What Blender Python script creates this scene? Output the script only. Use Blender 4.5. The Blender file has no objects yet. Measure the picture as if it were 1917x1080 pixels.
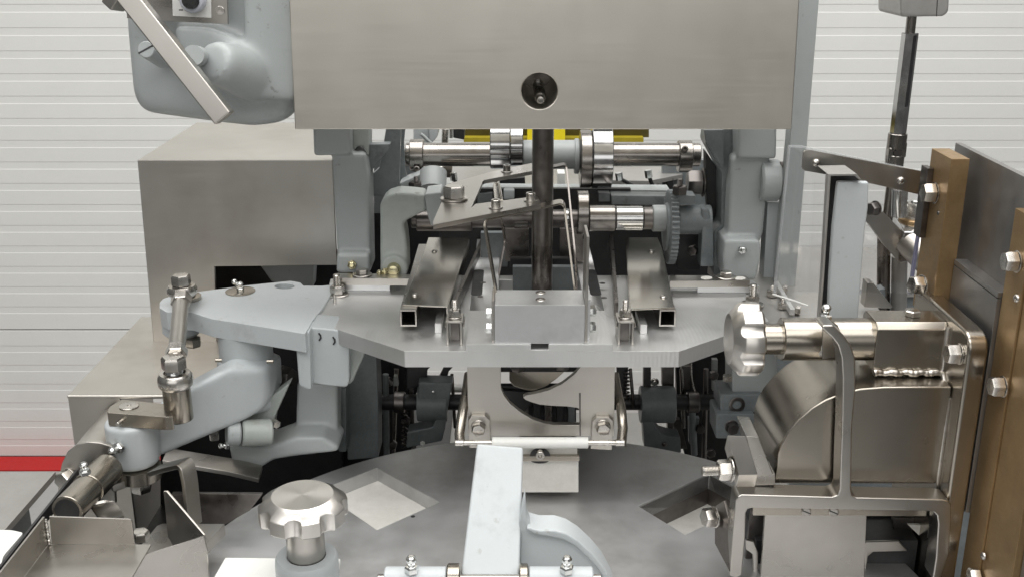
import bpy, bmesh, math
from mathutils import Vector, Matrix
from mathutils.geometry import tessellate_polygon

sc = bpy.context.scene
# ------------------------------------------------------------------ camera
PITCH = math.radians(18.5); FPX = 2050.0; CX, CY = 958.5, 540.0; CAMZ = 160.0   # lengths below are centimetres
cam_d = bpy.data.cameras.new('camera'); cam = bpy.data.objects.new('camera', cam_d)
sc.collection.objects.link(cam); sc.camera = cam
cam.location = (0, 0, CAMZ * .01); cam.rotation_euler = (math.pi / 2 - PITCH, 0, 0)
cam_d.sensor_width = 36; cam_d.lens = FPX / 1917 * 36; cam_d.clip_start = .05; cam_d.clip_end = 100
# ------------------------------------------------------------------ hall light and added fill
w = bpy.data.worlds.new('World'); sc.world = w; w.use_nodes = True
nt = w.node_tree; bg = nt.nodes['Background']
tc = nt.nodes.new('ShaderNodeTexCoord'); sx = nt.nodes.new('ShaderNodeSeparateXYZ'); rp = nt.nodes.new('ShaderNodeValToRGB')
mr = nt.nodes.new('ShaderNodeMapRange'); mr.inputs[1].default_value = -1; mr.inputs[2].default_value = 1
nt.links.new(tc.outputs['Generated'], sx.inputs[0]); nt.links.new(sx.outputs['Z'], mr.inputs[0]); nt.links.new(mr.outputs[0], rp.inputs[0])
rp.color_ramp.elements[0].position = .35; rp.color_ramp.elements[0].color = (.27, .265, .255, 1)
rp.color_ramp.elements[1].position = .62; rp.color_ramp.elements[1].color = (.62, .62, .60, 1)
nt.links.new(rp.outputs[0], bg.inputs[0]); bg.inputs[1].default_value = .31

def area(name, loc, size, energy, target, col=(1, .99, .97)):
    d = bpy.data.lights.new(name, 'AREA'); d.shape = 'RECTANGLE'; d.size, d.size_y = size; d.energy = energy; d.color = col
    o = bpy.data.objects.new(name, d); sc.collection.objects.link(o); o.location = loc
    o.rotation_euler = (Vector(target) - Vector(loc)).to_track_quat('-Z', 'Y').to_euler(); return o
area('hall_lamp_front', (-.9, -.6, 3.4), (2.8, 1.3), 42, (0, 1.3, 1.0))
area('hall_lamp_front_right', (1.3, -.3, 3.5), (2.8, 1.3), 32, (0.1, 1.3, 1.0))
area('fill_lamp_behind_camera', (-.6, -3.0, 2.4), (4.5, 1.6), 30, (0, 1.3, 1.2))  # added fill lamp, brightens the steel cover from the front
area('hall_lamp_middle', (0, 1.0, 4.0), (3.6, 1.1), 66, (0, 1.3, 0))
area('hall_lamp_wall', (0, 2.35, 4.2), (5, 1.2), 92, (0, 3.05, .4))
vs = sc.view_settings; vs.view_transform = 'Standard'; vs.look = 'None'; vs.exposure = 0; vs.gamma = 1
sc.cycles.use_denoising = True; sc.cycles.max_bounces = 8

# ------------------------------------------------------------------ measuring helpers (photo pixel + real depth -> place)
SP, CP = math.sin(PITCH), math.cos(PITCH)
def ray(px, py):
    u = (px - CX) / FPX; v = (py - CY) / FPX
    return Vector((u, CP - v * SP, -SP - v * CP))
def V(px, py, Y): d = ray(px, py); d = d * (Y / d.y); return Vector((d.x, d.y, d.z + CAMZ))
def VZ(px, py, z): d = ray(px, py); d = d * ((z - CAMZ) / d.z); return Vector((d.x, d.y, d.z + CAMZ))
def VX(px, py, X): d = ray(px, py); d = d * (X / d.x); return Vector((d.x, d.y, d.z + CAMZ))
def cm(px, py, Y): return Y / ray(px, py).y / FPX          # centimetres covered by one pixel there
CROP = dict(c1=(180, 0, 3.994), c2=(560, 220, 3.994), c3=(1000, 220, 3.994), c4=(1440, 0, 4.), c5=(1440, 250, 4.),
            c6=(1300, 500, 3.086), c7=(1300, 780, 3.107), a1=(100, 480, 3.375), a2=(0, 780, 3.423), a3=(380, 780, 3.423),
            a4=(560, 440, 4.153), a5=(1000, 440, 4.154), a6=(620, 640, 4.908), a7=(980, 640, 4.5), a8=(700, 820, 2.739),
            b1=(700, 240, 7.99), b2=(880, 300, 7.99), b3=(880, 420, 7.99), b4=(1180, 330, 6.353), b5=(860, 680, 5.99),
            b6=(1420, 430, 5.638), b7=(1680, 420, 5.4), b8=(1680, 820, 4.152))
def q(k, *xy):
    x0, y0, s = CROP[k]; return [(x0 + x / s, y0 + y / s) for x, y in zip(xy[::2], xy[1::2])]
def q1(k, x, y): return q(k, x, y)[0]

# ------------------------------------------------------------------ materials
M = {}
def mat(name, c1, c2=None, metal=0., rough=.5, mott=9., bump=.0, bscale=160., stretch=None, rvar=.12, spec=.5, aniso=0., tangent=False, coat=0., streak=False, wear=None, dirt=None, dscale=14.):
    m = bpy.data.materials.new(name); m.use_nodes = True; n = m.node_tree; L = n.links.new
    b = n.nodes['Principled BSDF']; c2 = c2 or c1
    t = n.nodes.new('ShaderNodeTexCoord'); mp = n.nodes.new('ShaderNodeMapping'); L(t.outputs['Object'], mp.inputs[0])
    n1 = n.nodes.new('ShaderNodeTexNoise'); n1.inputs['Scale'].default_value = mott; n1.inputs['Detail'].default_value = 3 if metal > .7 else 6; n1.inputs['Roughness'].default_value = .80
    L(t.outputs['Object'], n1.inputs['Vector'])
    cr = n.nodes.new('ShaderNodeValToRGB'); cr.color_ramp.elements[0].position = .33; cr.color_ramp.elements[1].position = .68
    cr.color_ramp.elements[0].color = (*c1, 1); cr.color_ramp.elements[1].color = (*c2, 1)
    L(n1.outputs['Fac'], cr.inputs[0]); col = cr.outputs[0]
    if dirt:
        n3 = n.nodes.new('ShaderNodeTexNoise'); n3.inputs['Scale'].default_value = dscale; n3.inputs['Detail'].default_value = 4 if metal > .7 else 8; n3.inputs['Roughness'].default_value = .7
        L(t.outputs['Object'], n3.inputs['Vector'])
        r3 = n.nodes.new('ShaderNodeMapRange'); r3.inputs[1].default_value = .42 if metal > .7 else .56; r3.inputs[2].default_value = .78 if metal > .7 else .76; r3.inputs[4].default_value = .75; r3.interpolation_type = 'SMOOTHSTEP'
        L(n3.outputs['Fac'], r3.inputs[0]); mx = n.nodes.new('ShaderNodeMix'); mx.data_type = 'RGBA'
        L(r3.outputs[0], mx.inputs[0]); L(col, mx.inputs[6]); mx.inputs[7].default_value = (*dirt, 1); col = mx.outputs[2]
    if wear:
        n4 = n.nodes.new('ShaderNodeTexNoise'); n4.inputs['Scale'].default_value = 75; n4.inputs['Detail'].default_value = 5; n4.inputs['Roughness'].default_value = .6
        L(t.outputs['Object'], n4.inputs['Vector'])
        r4 = n.nodes.new('ShaderNodeMapRange'); r4.inputs[1].default_value = .66; r4.inputs[2].default_value = .72; r4.inputs[4].default_value = .55
        L(n4.outputs['Fac'], r4.inputs[0]); m4 = n.nodes.new('ShaderNodeMix'); m4.data_type = 'RGBA'
        L(r4.outputs[0], m4.inputs[0]); L(col, m4.inputs[6]); m4.inputs[7].default_value = (*wear, 1); col = m4.outputs[2]
    L(col, b.inputs['Base Color'])
    b.inputs['Metallic'].default_value = metal; b.inputs['Specular IOR Level'].default_value = spec
    n2 = n.nodes.new('ShaderNodeTexNoise'); n2.inputs['Scale'].default_value = bscale; n2.inputs['Detail'].default_value = 4
    if stretch: mp.inputs['Scale'].default_value = stretch
    L(mp.outputs[0], n2.inputs['Vector'])
    rr = n.nodes.new('ShaderNodeMapRange'); rr.inputs[3].default_value = max(.03, rough - rvar); rr.inputs[4].default_value = rough + rvar
    rr.inputs[1].default_value = .25; rr.inputs[2].default_value = .75
    ad = n.nodes.new('ShaderNodeMath'); ad.operation = 'ADD'; ml = n.nodes.new('ShaderNodeMath'); ml.operation = 'MULTIPLY'; ml.inputs[1].default_value = .5
    L(n1.outputs['Fac'], ad.inputs[0]); L(n1.outputs['Fac'] if metal > .7 and not streak else n2.outputs['Fac'], ad.inputs[1]); L(ad.outputs[0], ml.inputs[0]); L(ml.outputs[0], rr.inputs[0]); L(rr.outputs[0], b.inputs['Roughness'])
    if bump and metal < .7:
        bp = n.nodes.new('ShaderNodeBump'); bp.inputs['Strength'].default_value = bump; bp.inputs['Distance'].default_value = .0003
        L(n2.outputs['Fac'], bp.inputs['Height']); L(bp.outputs[0], b.inputs['Normal'])
    if aniso:
        b.inputs['Anisotropic'].default_value = aniso
        if tangent:
            tg = n.nodes.new('ShaderNodeTangent'); tg.direction_type = 'RADIAL'; tg.axis = 'Z'; L(tg.outputs[0], b.inputs['Tangent'])
    if coat: b.inputs['Coat Weight'].default_value = coat
    M[name] = m; return m
mat('cover_steel', (.64, .605, .545), (.71, .675, .615), 1, .40, 3, .03, 9, (1, 1, 40), .055, streak=True, dirt=(.55, .515, .465), dscale=4)
mat('casing_steel', (.53, .505, .465), (.61, .585, .545), 1, .37, 4, .03, 9, (1, 1, 40), .06, streak=True, dirt=(.44, .40, .355), dscale=5)
mat('brushed_steel', (.43, .41, .38), (.52, .50, .47), 1, .30, 8, .03, 80, (1, 1, 25), .06, dirt=(.44, .41, .375), dscale=9)
mat('warm_steel', (.36, .33, .285), (.45, .415, .365), 1, .25, 7, .02, 80, (1, 1, 25), .06, dirt=(.27, .24, .20), dscale=7)
mat('rail_steel', (.48, .455, .41), (.56, .535, .49), 1, .17, 6, 0, 80, None, .06)
mat('weld_bead', (.48, .45, .41), (.62, .6, .57), 1, .34, 60, .6, 220, None, .1)
mat('dark_steel', (.115, .105, .10), (.22, .205, .195), 1, .36, 18, .05, 140, (12, 1, 1), .12)
mat('rod_steel', (.15, .135, .125), (.26, .24, .225), 1, .30, 20, .05, 140, (9, 9, 1), .1)
mat('shaft_steel', (.24, .225, .21), (.34, .32, .30), 1, .24, 14, .03, 90, (16, 1, 1), .06)
mat('chrome', (.46, .46, .46), (.60, .60, .60), 1, .13, 20, 0, 100, None, .06)
mat('bolt_steel', (.50, .475, .44), (.68, .655, .62), 1, .27, 40, .05, 260, None, .08)
mat('zinc', (.66, .67, .66), (.86, .87, .86), 1, .2, 60, 0, 200, None, .08)
mat('gold_zinc', (.52, .47, .28), (.66, .62, .42), 1, .24, 60, 0, 200, None, .08)
mat('turned_steel', (.60, .575, .54), (.70, .675, .64), 1, .30, 6, 0, 100, None, .02, aniso=.7, tangent=True)
mat('disc_steel', (.55, .55, .55), (.64, .64, .642), 1, .52, 5, .04, 160, None, .1, dirt=(.40, .39, .38), dscale=8)
mat('block_alu', (.66, .665, .67), (.74, .745, .75), 1, .42, 10, .06, 200, (1, 1, 10), .1, dirt=(.46, .465, .47), dscale=10)
mat('hatch_plate', (.60, .585, .54), (.76, .75, .71), .15, .45, 12, .03, 120, None, .1)
mat('grey_paint', (.345, .368, .367), (.375, .398, .397), 0, .40, 10, .35, 260, None, .10, .5, wear=(.17, .165, .15), dirt=(.255, .268, .255), dscale=14)
mat('worn_paint', (.33, .355, .335), (.40, .425, .41), 0, .42, 12, .4, 260, None, .1, .5, wear=(.12, .105, .08), dirt=(.20, .18, .13), dscale=20)
mat('lit_paint', (.445, .475, .485), (.475, .505, .515), 0, .36, 10, .35, 260, None, .1, .5, wear=(.33, .33, .31), dirt=(.36, .375, .37), dscale=16)  # brighter copy of the grey paint; overhead light put into the colour
mat('mid_paint', (.40, .43, .437), (.43, .46, .467), 0, .37, 10, .35, 260, None, .1, .5, wear=(.23, .225, .21), dirt=(.32, .33, .32), dscale=15)
mat('oily_shaded_paint', (.12, .135, .14), (.20, .22, .225), 0, .38, 14, .15, 90, None, .1, .5, dirt=(.06, .062, .06), dscale=20)  # dark oily paint, also grey paint with interior shade put into the colour
mat('black_and_shade', (.012, .012, .013), (.028, .028, .029), 0, .42, 20, .06, 120, None, .1)  # black parts; on the backing sheets the black stands in for shade
mat('black_plastic', (.012, .012, .013), (.016, .016, .016), 0, .3, 20)
mat('white_plastic', (.74, .74, .71), (.80, .80, .77), 0, .38, 20, 0, 100)
mat('knob_grey', (.48, .49, .54), None, 0, .35, 20)
mat('tag_white', (.66, .655, .63), (.72, .715, .69), .25, .4, 20)
mat('brass', (.27, .175, .085), (.40, .275, .145), .7, .40, 9, .1, 160, (1, 1, 6), .14, dirt=(.13, .08, .04), dscale=7)
mat('panel_grey', (.25, .245, .24), (.36, .35, .34), .85, .38, 8, .05, 100, (1, 1, 6), .12)
mat('yellow_paint', (.72, .58, .01), (.78, .64, .015), 0, .4, 10)
mat('dull_yellow', (.26, .205, .008), (.34, .27, .01), 0, .45, 30)
mat('olive_paint', (.045, .034, .003), (.085, .065, .004), 0, .45, 30)
mat('red_paint', (.40, .002, .002), (.44, .003, .003), 0, .45, 14)
mat('wall_white', (.70, .70, .675), (.735, .735, .71), 0, .62, 2.2, .03, 60, spec=.25, dirt=(.665, .665, .64), dscale=2.5)
mat('floor_grey', (.30, .30, .295), (.36, .36, .355), 0, .34, 3, .04, 30, dirt=(.24, .24, .235), dscale=6)
mat('bench_grey', (.33, .32, .30), (.41, .40, .385), .6, .42, 6)
# milled aluminium with cutter arcs
m = mat('milled_alu', (.70, .70, .69), (.78, .78, .775), 1, .50, 8, 0, 100, None, .07)
n = m.node_tree; b = n.nodes['Principled BSDF']; tcn = n.nodes.new('ShaderNodeTexCoord')
wv = n.nodes.new('ShaderNodeTexWave'); wv.wave_type = 'RINGS'; wv.rings_direction = 'Z'; wv.inputs['Scale'].default_value = 62; wv.inputs['Distortion'].default_value = .6
mp = n.nodes.new('ShaderNodeMapping'); mp.inputs['Location'].default_value = (.13, .09, 0)
n.links.new(tcn.outputs['Object'], mp.inputs[0]); n.links.new(mp.outputs[0], wv.inputs[0])
bp = n.nodes.new('ShaderNodeBump'); bp.inputs['Strength'].default_value = .16; bp.inputs['Distance'].default_value = .0006
n.links.new(wv.outputs['Fac'], bp.inputs['Height']); n.links.new(bp.outputs[0], b.inputs['Normal'])
# clear acrylic sheet
m = bpy.data.materials.new('clear_acrylic'); m.use_nodes = True; n = m.node_tree; out = n.nodes['Material Output']; n.nodes.remove(n.nodes['Principled BSDF'])
tr = n.nodes.new('ShaderNodeBsdfTransparent'); tr.inputs[0].default_value = (.98, .98, .985, 1); gl = n.nodes.new('ShaderNodeBsdfGlossy'); gl.inputs['Roughness'].default_value = .06
mx = n.nodes.new('ShaderNodeMixShader'); mx.inputs[0].default_value = .07
n.links.new(tr.outputs[0], mx.inputs[1]); n.links.new(gl.outputs[0], mx.inputs[2]); n.links.new(mx.outputs[0], out.inputs[0]); M['clear_acrylic'] = m
m = bpy.data.materials.new('acrylic_edge'); m.use_nodes = True; b = m.node_tree.nodes['Principled BSDF']; b.inputs['Base Color'].default_value = (.22, .22, .33, 1); b.inputs['Roughness'].default_value = .2; M['acrylic_edge'] = m
m = bpy.data.materials.new('acrylic_rim'); m.use_nodes = True; b = m.node_tree.nodes['Principled BSDF']; b.inputs['Base Color'].default_value = (.55, .57, .58, 1); b.inputs['Roughness'].default_value = .15; b.inputs['Alpha'].default_value = .35; M['acrylic_rim'] = m

# ------------------------------------------------------------------ mesh builder (centimetres in, metres out)
def frame(loc, axis, roll=0.):
    z = Vector(axis).normalized(); a = Vector((0, 0, 1)) if abs(z.z) < .9 else Vector((0, 1, 0))
    x = a.cross(z).normalized(); y = z.cross(x)
    return Matrix.Translation(Vector(loc)) @ Matrix((x, y, z)).transposed().to_4x4() @ Matrix.Rotation(roll, 4, 'Z')
class MB:
    def __init__(s): s.bm = bmesh.new(); s.X = Matrix.Identity(4)
    def v(s, p): return s.bm.verts.new(s.X @ Vector(p))
    def f(s, vs):
        try: s.bm.faces.new(vs)
        except ValueError: pass
    def prism(s, loops, vec):
        vec = Vector(vec); loops = [[Vector(p) for p in l] for l in loops]
        if len(loops) == 1:
            a = [s.v(p) for p in loops[0]]; b = [s.v(p + vec) for p in loops[0]]; s.f(a); s.f(b[::-1])
            for i in range(len(a)): j = (i + 1) % len(a); s.f((a[j], a[i], b[i], b[j]))
            return s
        fl = [p for l in loops for p in l]; a = [s.v(p) for p in fl]; b = [s.v(p + vec) for p in fl]
        for t in tessellate_polygon(loops): s.f([a[i] for i in t]); s.f([b[i] for i in t][::-1])
        o = 0
        for l in loops:
            for i in range(len(l)): j = (i + 1) % len(l); s.f((a[o + j], a[o + i], b[o + i], b[o + j]))
            o += len(l)
        return s
    def pY(s, pts, Y, d, holes=()): return s.prism([[V(x, y, Y) for x, y in l] for l in [pts, *holes]], (0, d, 0))
    def pZ(s, pts, z, d, holes=()): return s.prism([[VZ(x, y, z) for x, y in l] for l in [pts, *holes]], (0, 0, -d))
    def pX(s, pts, X, d): return s.prism([[VX(x, y, X) for x, y in pts]], (d, 0, 0))
    def box(s, lo, hi):
        (a, b, c), (d, e, f) = lo, hi; return s.prism([[(a, b, c), (d, b, c), (d, e, c), (a, e, c)]], (0, 0, f - c))
    def lathe(s, loc, axis, prof, seg=28, roll=0.):
        K = frame(loc, axis, roll); rings = []
        for r, h in prof:
            rings.append([s.v(K @ Vector((0, 0, h)))] if r < 1e-5 else [s.v(K @ Vector((r * math.cos(2 * math.pi * i / seg), r * math.sin(2 * math.pi * i / seg), h))) for i in range(seg)])
        for A, B in zip(rings, rings[1:]):
            for i in range(seg):
                j = (i + 1) % seg
                if len(A) == 1 and len(B) == 1: break
                if len(A) == 1: s.f((A[0], B[i], B[j]))
                elif len(B) == 1: s.f((A[i], A[j], B[0]))
                else: s.f((A[i], A[j], B[j], B[i]))
        for R, o in ((rings[0], 1), (rings[-1], 0)):
            if len(R) > 1: s.f(R[::-1] if o else R)
        return s
    def tube(s, a, b, r, r2=None, seg=28, ch=.0, roll=0.):
        a, b = Vector(a), Vector(b); L = (b - a).length; r2 = r if r2 is None else r2
        p = [(r, 0), (r2, L)] if not ch else [(r - ch, 0), (r, ch), (r2, L - ch), (r2 - ch, L)]
        return s.lathe(a, b - a, p, seg, roll)
    def pipe(s, pts, r0, seg=12):
        pts = [Vector(p) for p in pts]; rings = []; x = None
        for i, p in enumerate(pts):
            t = (pts[min(i + 1, len(pts) - 1)] - pts[max(i - 1, 0)]).normalized()
            r = r0[i] if isinstance(r0, list) else r0
            if x is None: x = frame(p, t).to_3x3().col[0].copy()
            x = (x - t * x.dot(t)).normalized(); y = t.cross(x)
            rings.append([s.v(p + x * r * math.cos(2 * math.pi * k / seg) + y * r * math.sin(2 * math.pi * k / seg)) for k in range(seg)])
        for A, B in zip(rings, rings[1:]):
            for i in range(seg): j = (i + 1) % seg; s.f((A[i], A[j], B[j], B[i]))
        s.f(rings[0][::-1]); s.f(rings[-1]); return s
    def strip(s, pts, wvec, th):
        pts = [Vector(p) for p in pts]; wv = Vector(wvec); rings = []
        for i, p in enumerate(pts):
            t1 = (p - pts[i - 1]).normalized() if i else None; t2 = (pts[i + 1] - p).normalized() if i < len(pts) - 1 else None
            n1 = t1.cross(wv).normalized() if t1 else None; n2 = t2.cross(wv).normalized() if t2 else None
            if n1 and n2: nn = (n1 + n2).normalized(); nn = nn / max(.4, nn.dot(n1))
            else: nn = n1 or n2
            rings.append([s.v(p + wv * a + nn * th * b) for a, b in ((-.5, -.5), (.5, -.5), (.5, .5), (-.5, .5))])
        for A, B in zip(rings, rings[1:]):
            for i in range(4): j = (i + 1) % 4; s.f((A[i], A[j], B[j], B[i]))
        s.f(rings[0][::-1]); s.f(rings[-1]); return s
def rnd(pts, r, n=5):
    """round the corners of a 2-D polygon (r: one radius or a list)"""
    out = []; N = len(pts)
    for i, p in enumerate(pts):
        ri = r[i] if isinstance(r, (list, tuple)) else r; p = Vector(p); a = Vector(pts[i - 1]) - p; b = Vector(pts[(i + 1) % N]) - p
        k = min(ri, a.length * .45, b.length * .45)
        if k < .01: out.append(tuple(p)); continue
        A = p + a.normalized() * k; B = p + b.normalized() * k
        for t in range(n + 1): t /= n; out.append(tuple(A * (1 - t) ** 2 + p * 2 * t * (1 - t) + B * t * t))
    return out
def circ(cx, cy, rx, ry=None, n=28): ry = ry or rx; return [(cx + rx * math.cos(2 * math.pi * i / n), cy + ry * math.sin(2 * math.pi * i / n)) for i in range(n)]
def arc(cx, cy, r, a0, a1, n=10): return [(cx + r * math.cos(math.radians(a0 + (a1 - a0) * i / n)), cy + r * math.sin(math.radians(a0 + (a1 - a0) * i / n))) for i in range(n + 1)]

ORG = {}
def finish(mb, org, bevel, seg, ang=38):
    bm = mb.bm; bmesh.ops.remove_doubles(bm, verts=bm.verts, dist=1e-4)
    bmesh.ops.recalc_face_normals(bm, faces=bm.faces)
    if bevel:
        bmesh.ops.dissolve_limit(bm, angle_limit=math.radians(.6), verts=bm.verts, edges=bm.edges)
        es = [e for e in bm.edges if len(e.link_faces) == 2 and e.calc_face_angle(0) > math.radians(ang - 4)]
        if es: bmesh.ops.bevel(bm, geom=es, offset=bevel, segments=seg, profile=.5, affect='EDGES', clamp_overlap=True)
    bmesh.ops.triangulate(bm, faces=[f for f in bm.faces if len(f.verts) > 4])
    for f in bm.faces: f.smooth = True
    for e in bm.edges: e.smooth = not (len(e.link_faces) == 2 and e.calc_face_angle(0) > math.radians(ang))
    for v in bm.verts: v.co = (v.co - org) * .01
    me = bpy.data.meshes.new('m'); bm.to_mesh(me); bm.free(); return me
def link(name, me, material, parent, org):
    o = bpy.data.objects.new(name, me); sc.collection.objects.link(o); me.name = name
    if material and not me.materials: me.materials.append(M[material])
    if parent: o.parent = parent
    ORG[o.name] = org; return o
def part(name, mb, material, parent, bevel=.1, seg=2, wn=True, label=None, ang=38):
    org = ORG[parent.name]; o = link(name, finish(mb, org, bevel, seg, ang), material, parent, org)
    if bevel and wn: o.modifiers.new('weighted', 'WEIGHTED_NORMAL').keep_sharp = True
    if label: o['label'] = label
    return o
def cast(name, mbs, material, parent, voxel=.3, it=8, f=.5):
    '''several overlapping volumes melted into one casting'''
    org = ORG[parent.name]; me = bpy.data.meshes.new(name); bm = bmesh.new()
    for mb, bev, sg in mbs:
        m_ = finish(mb, org, bev, sg); bm.from_mesh(m_); bpy.data.meshes.remove(m_)
    for fc in bm.faces: fc.smooth = True
    bm.to_mesh(me); bm.free(); o = link(name, me, material, parent, org)
    r = o.modifiers.new('melt', 'REMESH'); r.mode = 'VOXEL'; r.voxel_size = voxel * .01; r.use_smooth_shade = True
    s_ = o.modifiers.new('soften', 'SMOOTH'); s_.factor = f; s_.iterations = it
    return o
def thing(name, label, cat, base, group=None, kind=None):
    o = bpy.data.objects.new(name, None); o.empty_display_size = .02; sc.collection.objects.link(o); o.location = Vector(base) * .01; ORG[o.name] = Vector(base)
    if label: o['label'] = label; o['category'] = cat
    if group: o['group'] = group
    if kind: o['kind'] = kind
    return o
def solo(name, label, cat, mb, material, bevel=.1, seg=2, group=None, kind=None):
    vs_ = [v.co for v in mb.bm.verts]; org = Vector((sum(v.x for v in vs_) / len(vs_), sum(v.y for v in vs_) / len(vs_), min(v.z for v in vs_)))
    o = link(name, finish(mb, org, bevel, seg), material, None, org); o.location = org * .01
    if bevel: o.modifiers.new('weighted', 'WEIGHTED_NORMAL').keep_sharp = True
    if label: o['label'] = label; o['category'] = cat
    if group: o['group'] = group
    if kind: o['kind'] = kind
    return o
# ------------------------------------------------------------------ small hardware, shared meshes
CACHE = {}
def shared(key, make, material):
    if key not in CACHE: CACHE[key] = finish(make(), Vector(), 0, 1, 30); CACHE[key].materials.append(M[material])
    return CACHE[key]
def put(name, me, parent, loc, axis, s, roll=0.):
    o = bpy.data.objects.new(name, me); sc.collection.objects.link(o); o.parent = parent; org = ORG[parent.name]
    K = frame((Vector(loc) - org) * .01, axis, roll); o.matrix_basis = K @ Matrix.Scale(s, 4); ORG[o.name] = org; return o
UP = (0, 0, 1); TOCAM = (0, -1, 0)
def _hex(): return MB().lathe((0, 0, 0), UP, [(.50, 0), (.577, .03), (.577, .52), (.50, .64), (.44, .65), (0, .65)], 6)
def _hexthin(): return MB().lathe((0, 0, 0), UP, [(.50, 0), (.577, .03), (.577, .36), (.5, .44), (.44, .45), (0, .45)], 6)
def _wash(): return MB().lathe((0, 0, 0), UP, [(.47, 0), (.5, .02), (.5, .06), (.47, .08), (0, .08)], 28)
def _stud():
    p = []; h = 0.
    while h < 1.6: p += [(.29, h), (.335, h + .045)]; h += .09
    return MB().lathe((0, 0, 0), UP, p + [(.27, h + .05), (0, h + .06)], 18)
def _cap(): return MB().lathe((0, 0, 0), UP, [(.5, 0), (.5, .72), (.46, .78), (.27, .78), (.26, .4), (0, .38)], 24)
def _dome(): return MB().lathe((0, 0, 0), UP, [(.5, 0), (.49, .1), (.40, .24), (.24, .33), (0, .36)], 24)
def _csk(): return MB().lathe((0, 0, 0), UP, [(.5, 0), (.5, .05), (.46, .08), (.2, .08), (.18, -.15), (0, -.16)], 24)
def _nip():
    mb = MB(); mb.lathe((0, 0, 0), UP, [(.40, 0), (.46, .04), (.46, .36), (.38, .46), (.2, .47)], 6)
    return mb.lathe((0, 0, .4), UP, [(.24, 0), (.22, .22), (.27, .32), (.335, .46), (.335, .58), (.25, .72), (.17, .77), (.08, .77), (.06, .7), (0, .7)], 20)
def bolt(p, loc, axis=UP, s=1.3, wr=0, stud=0, mat_='bolt_steel', thin=False, roll=.3):
    ax = Vector(axis).normalized(); loc = Vector(loc); h = 0
    if wr: put('washer', shared('wash' + mat_, _wash, mat_), p, loc, ax, wr * 2); h = .08 * wr * 2 * .98
    put('hex_nut' if stud else 'hex_bolt', shared(('hext' if thin else 'hex') + mat_, _hexthin if thin else _hex, mat_), p, loc + ax * h, ax, s, roll)
    if stud: put('threaded_stud', shared('stud' + mat_, _stud, mat_), p, loc + ax * (h + .2), ax, s * stud)
def nipple(p, loc, axis=UP, s=1.0, m_='zinc'): put('grease_nipple', shared('nip' + m_, _nip, m_), p, loc, axis, s, .3)
def capscrew(p, loc, axis=UP, s=1.0, wr=0, m_='bolt_steel'):
    ax = Vector(axis).normalized(); h = 0
    if wr: put('washer', shared('wash' + m_, _wash, m_), p, loc, ax, wr * 2); h = .16 * wr
    put('cap_screw', shared('cap' + m_, _cap, m_), p, Vector(loc) + ax * h, ax, s)
def dome(p, loc, axis, s, m_='bolt_steel', name='rivet'): put(name, shared('dome' + m_, _dome, m_), p, loc, axis, s)
def csk(p, loc, axis, s, m_='bolt_steel'): put('countersunk_screw', shared('csk' + m_, _csk, m_), p, loc, axis, s)
def lobed(mb, K, R, h, n=8):
    """star knob: scalloped rim, conical shoulder, flat turned face; local +Z is the face"""
    N = n * 16; rad = []
    for i in range(N):
        a = 2 * math.pi * i / N; u = ((a * n / (2 * math.pi)) % 1) - .5
        k = max(0, 1 - (u / .25) ** 2); rad.append(R * (1 - .12 * math.sqrt(k)))
    rings = [[]]
    for sc_, z in ((.93, 0), (.98, .05), (1, .10), (1, None), (.975, None)):
        rings.append([mb.v(K @ Vector((rad[i] * sc_ * math.cos(2 * math.pi * i / N), rad[i] * sc_ * math.sin(2 * math.pi * i / N), (z if z is not None else .66 + (1 - rad[i] * sc_ / R) / .31 * .34 - (.03 if sc_ == 1 else 0)) * h))) for i in range(N)])
    rings = rings[1:]
    for sc_, z, bl in ((.705, .985, 1), (.69, 1, 1), (.3, 1.001, 1)):
        rings.append([mb.v(K @ Vector(((rad[i] * (1 - bl) + R * bl) * sc_ * math.cos(2 * math.pi * i / N), (rad[i] * (1 - bl) + R * bl) * sc_ * math.sin(2 * math.pi * i / N), z * h))) for i in range(N)])
    for A, B in zip(rings, rings[1:]):
        for i in range(N): j = (i + 1) % N; mb.f((A[i], A[j], B[j], B[i]))
    mb.f(rings[0][::-1]); mb.f(rings[-1])
# ================================================================== SETTING
WY = 311.; XA = 3.55
wall = thing('wall', None, None, (0, WY, 0), kind='structure')
def panel(z0, z1):
    mb = MB(); pts = []; z = z1
    tops = [132.2 - 6.3 * k for k in range(-3, 24)]
    prof = [(0, z1 - .15)]
    for t in tops:
        if t > z1 - .6 or t - 2.6 < z0 + .4: continue
        prof += [(0, t), (.075, t - .22), (.075, t - 2.1), (0, t - 2.35)]
    prof += [(0, z0 + .15), (.35, z0)]; prof = [(.35, z1)] + prof
    a = [mb.v((-240, WY + y, zz)) for y, zz in prof]; b = [mb.v((240, WY + y, zz)) for y, zz in prof]
    for i in range(len(a) - 1): mb.f((a[i], b[i], b[i + 1], a[i + 1]))
    a2 = [mb.v((x, WY + 4, zz)) for x, zz in ((-240, z1), (240, z1), (240, z0), (-240, z0))]
    mb.f(a2); mb.f((a[0], b[0], a2[1], a2[0])); mb.f((b[-1], a[-1], a2[3], a2[2]))
    part('wall_panel', mb, 'wall_white', wall, 0, ang=8)
panel(42.9, 168); panel(0.3, 42.6); panel(168.3, 290)
mb = MB(); mb.box((-400, -250, -2), (400, WY + 6, 0)); solo('floor', None, None, mb, 'floor_grey', 0, kind='structure')
mb = MB(); mb.box((-400, 301.5, .02), (400, 310.5, .4)); solo('floor_stripe', None, None, mb, 'red_paint', 0, kind='structure')

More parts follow.
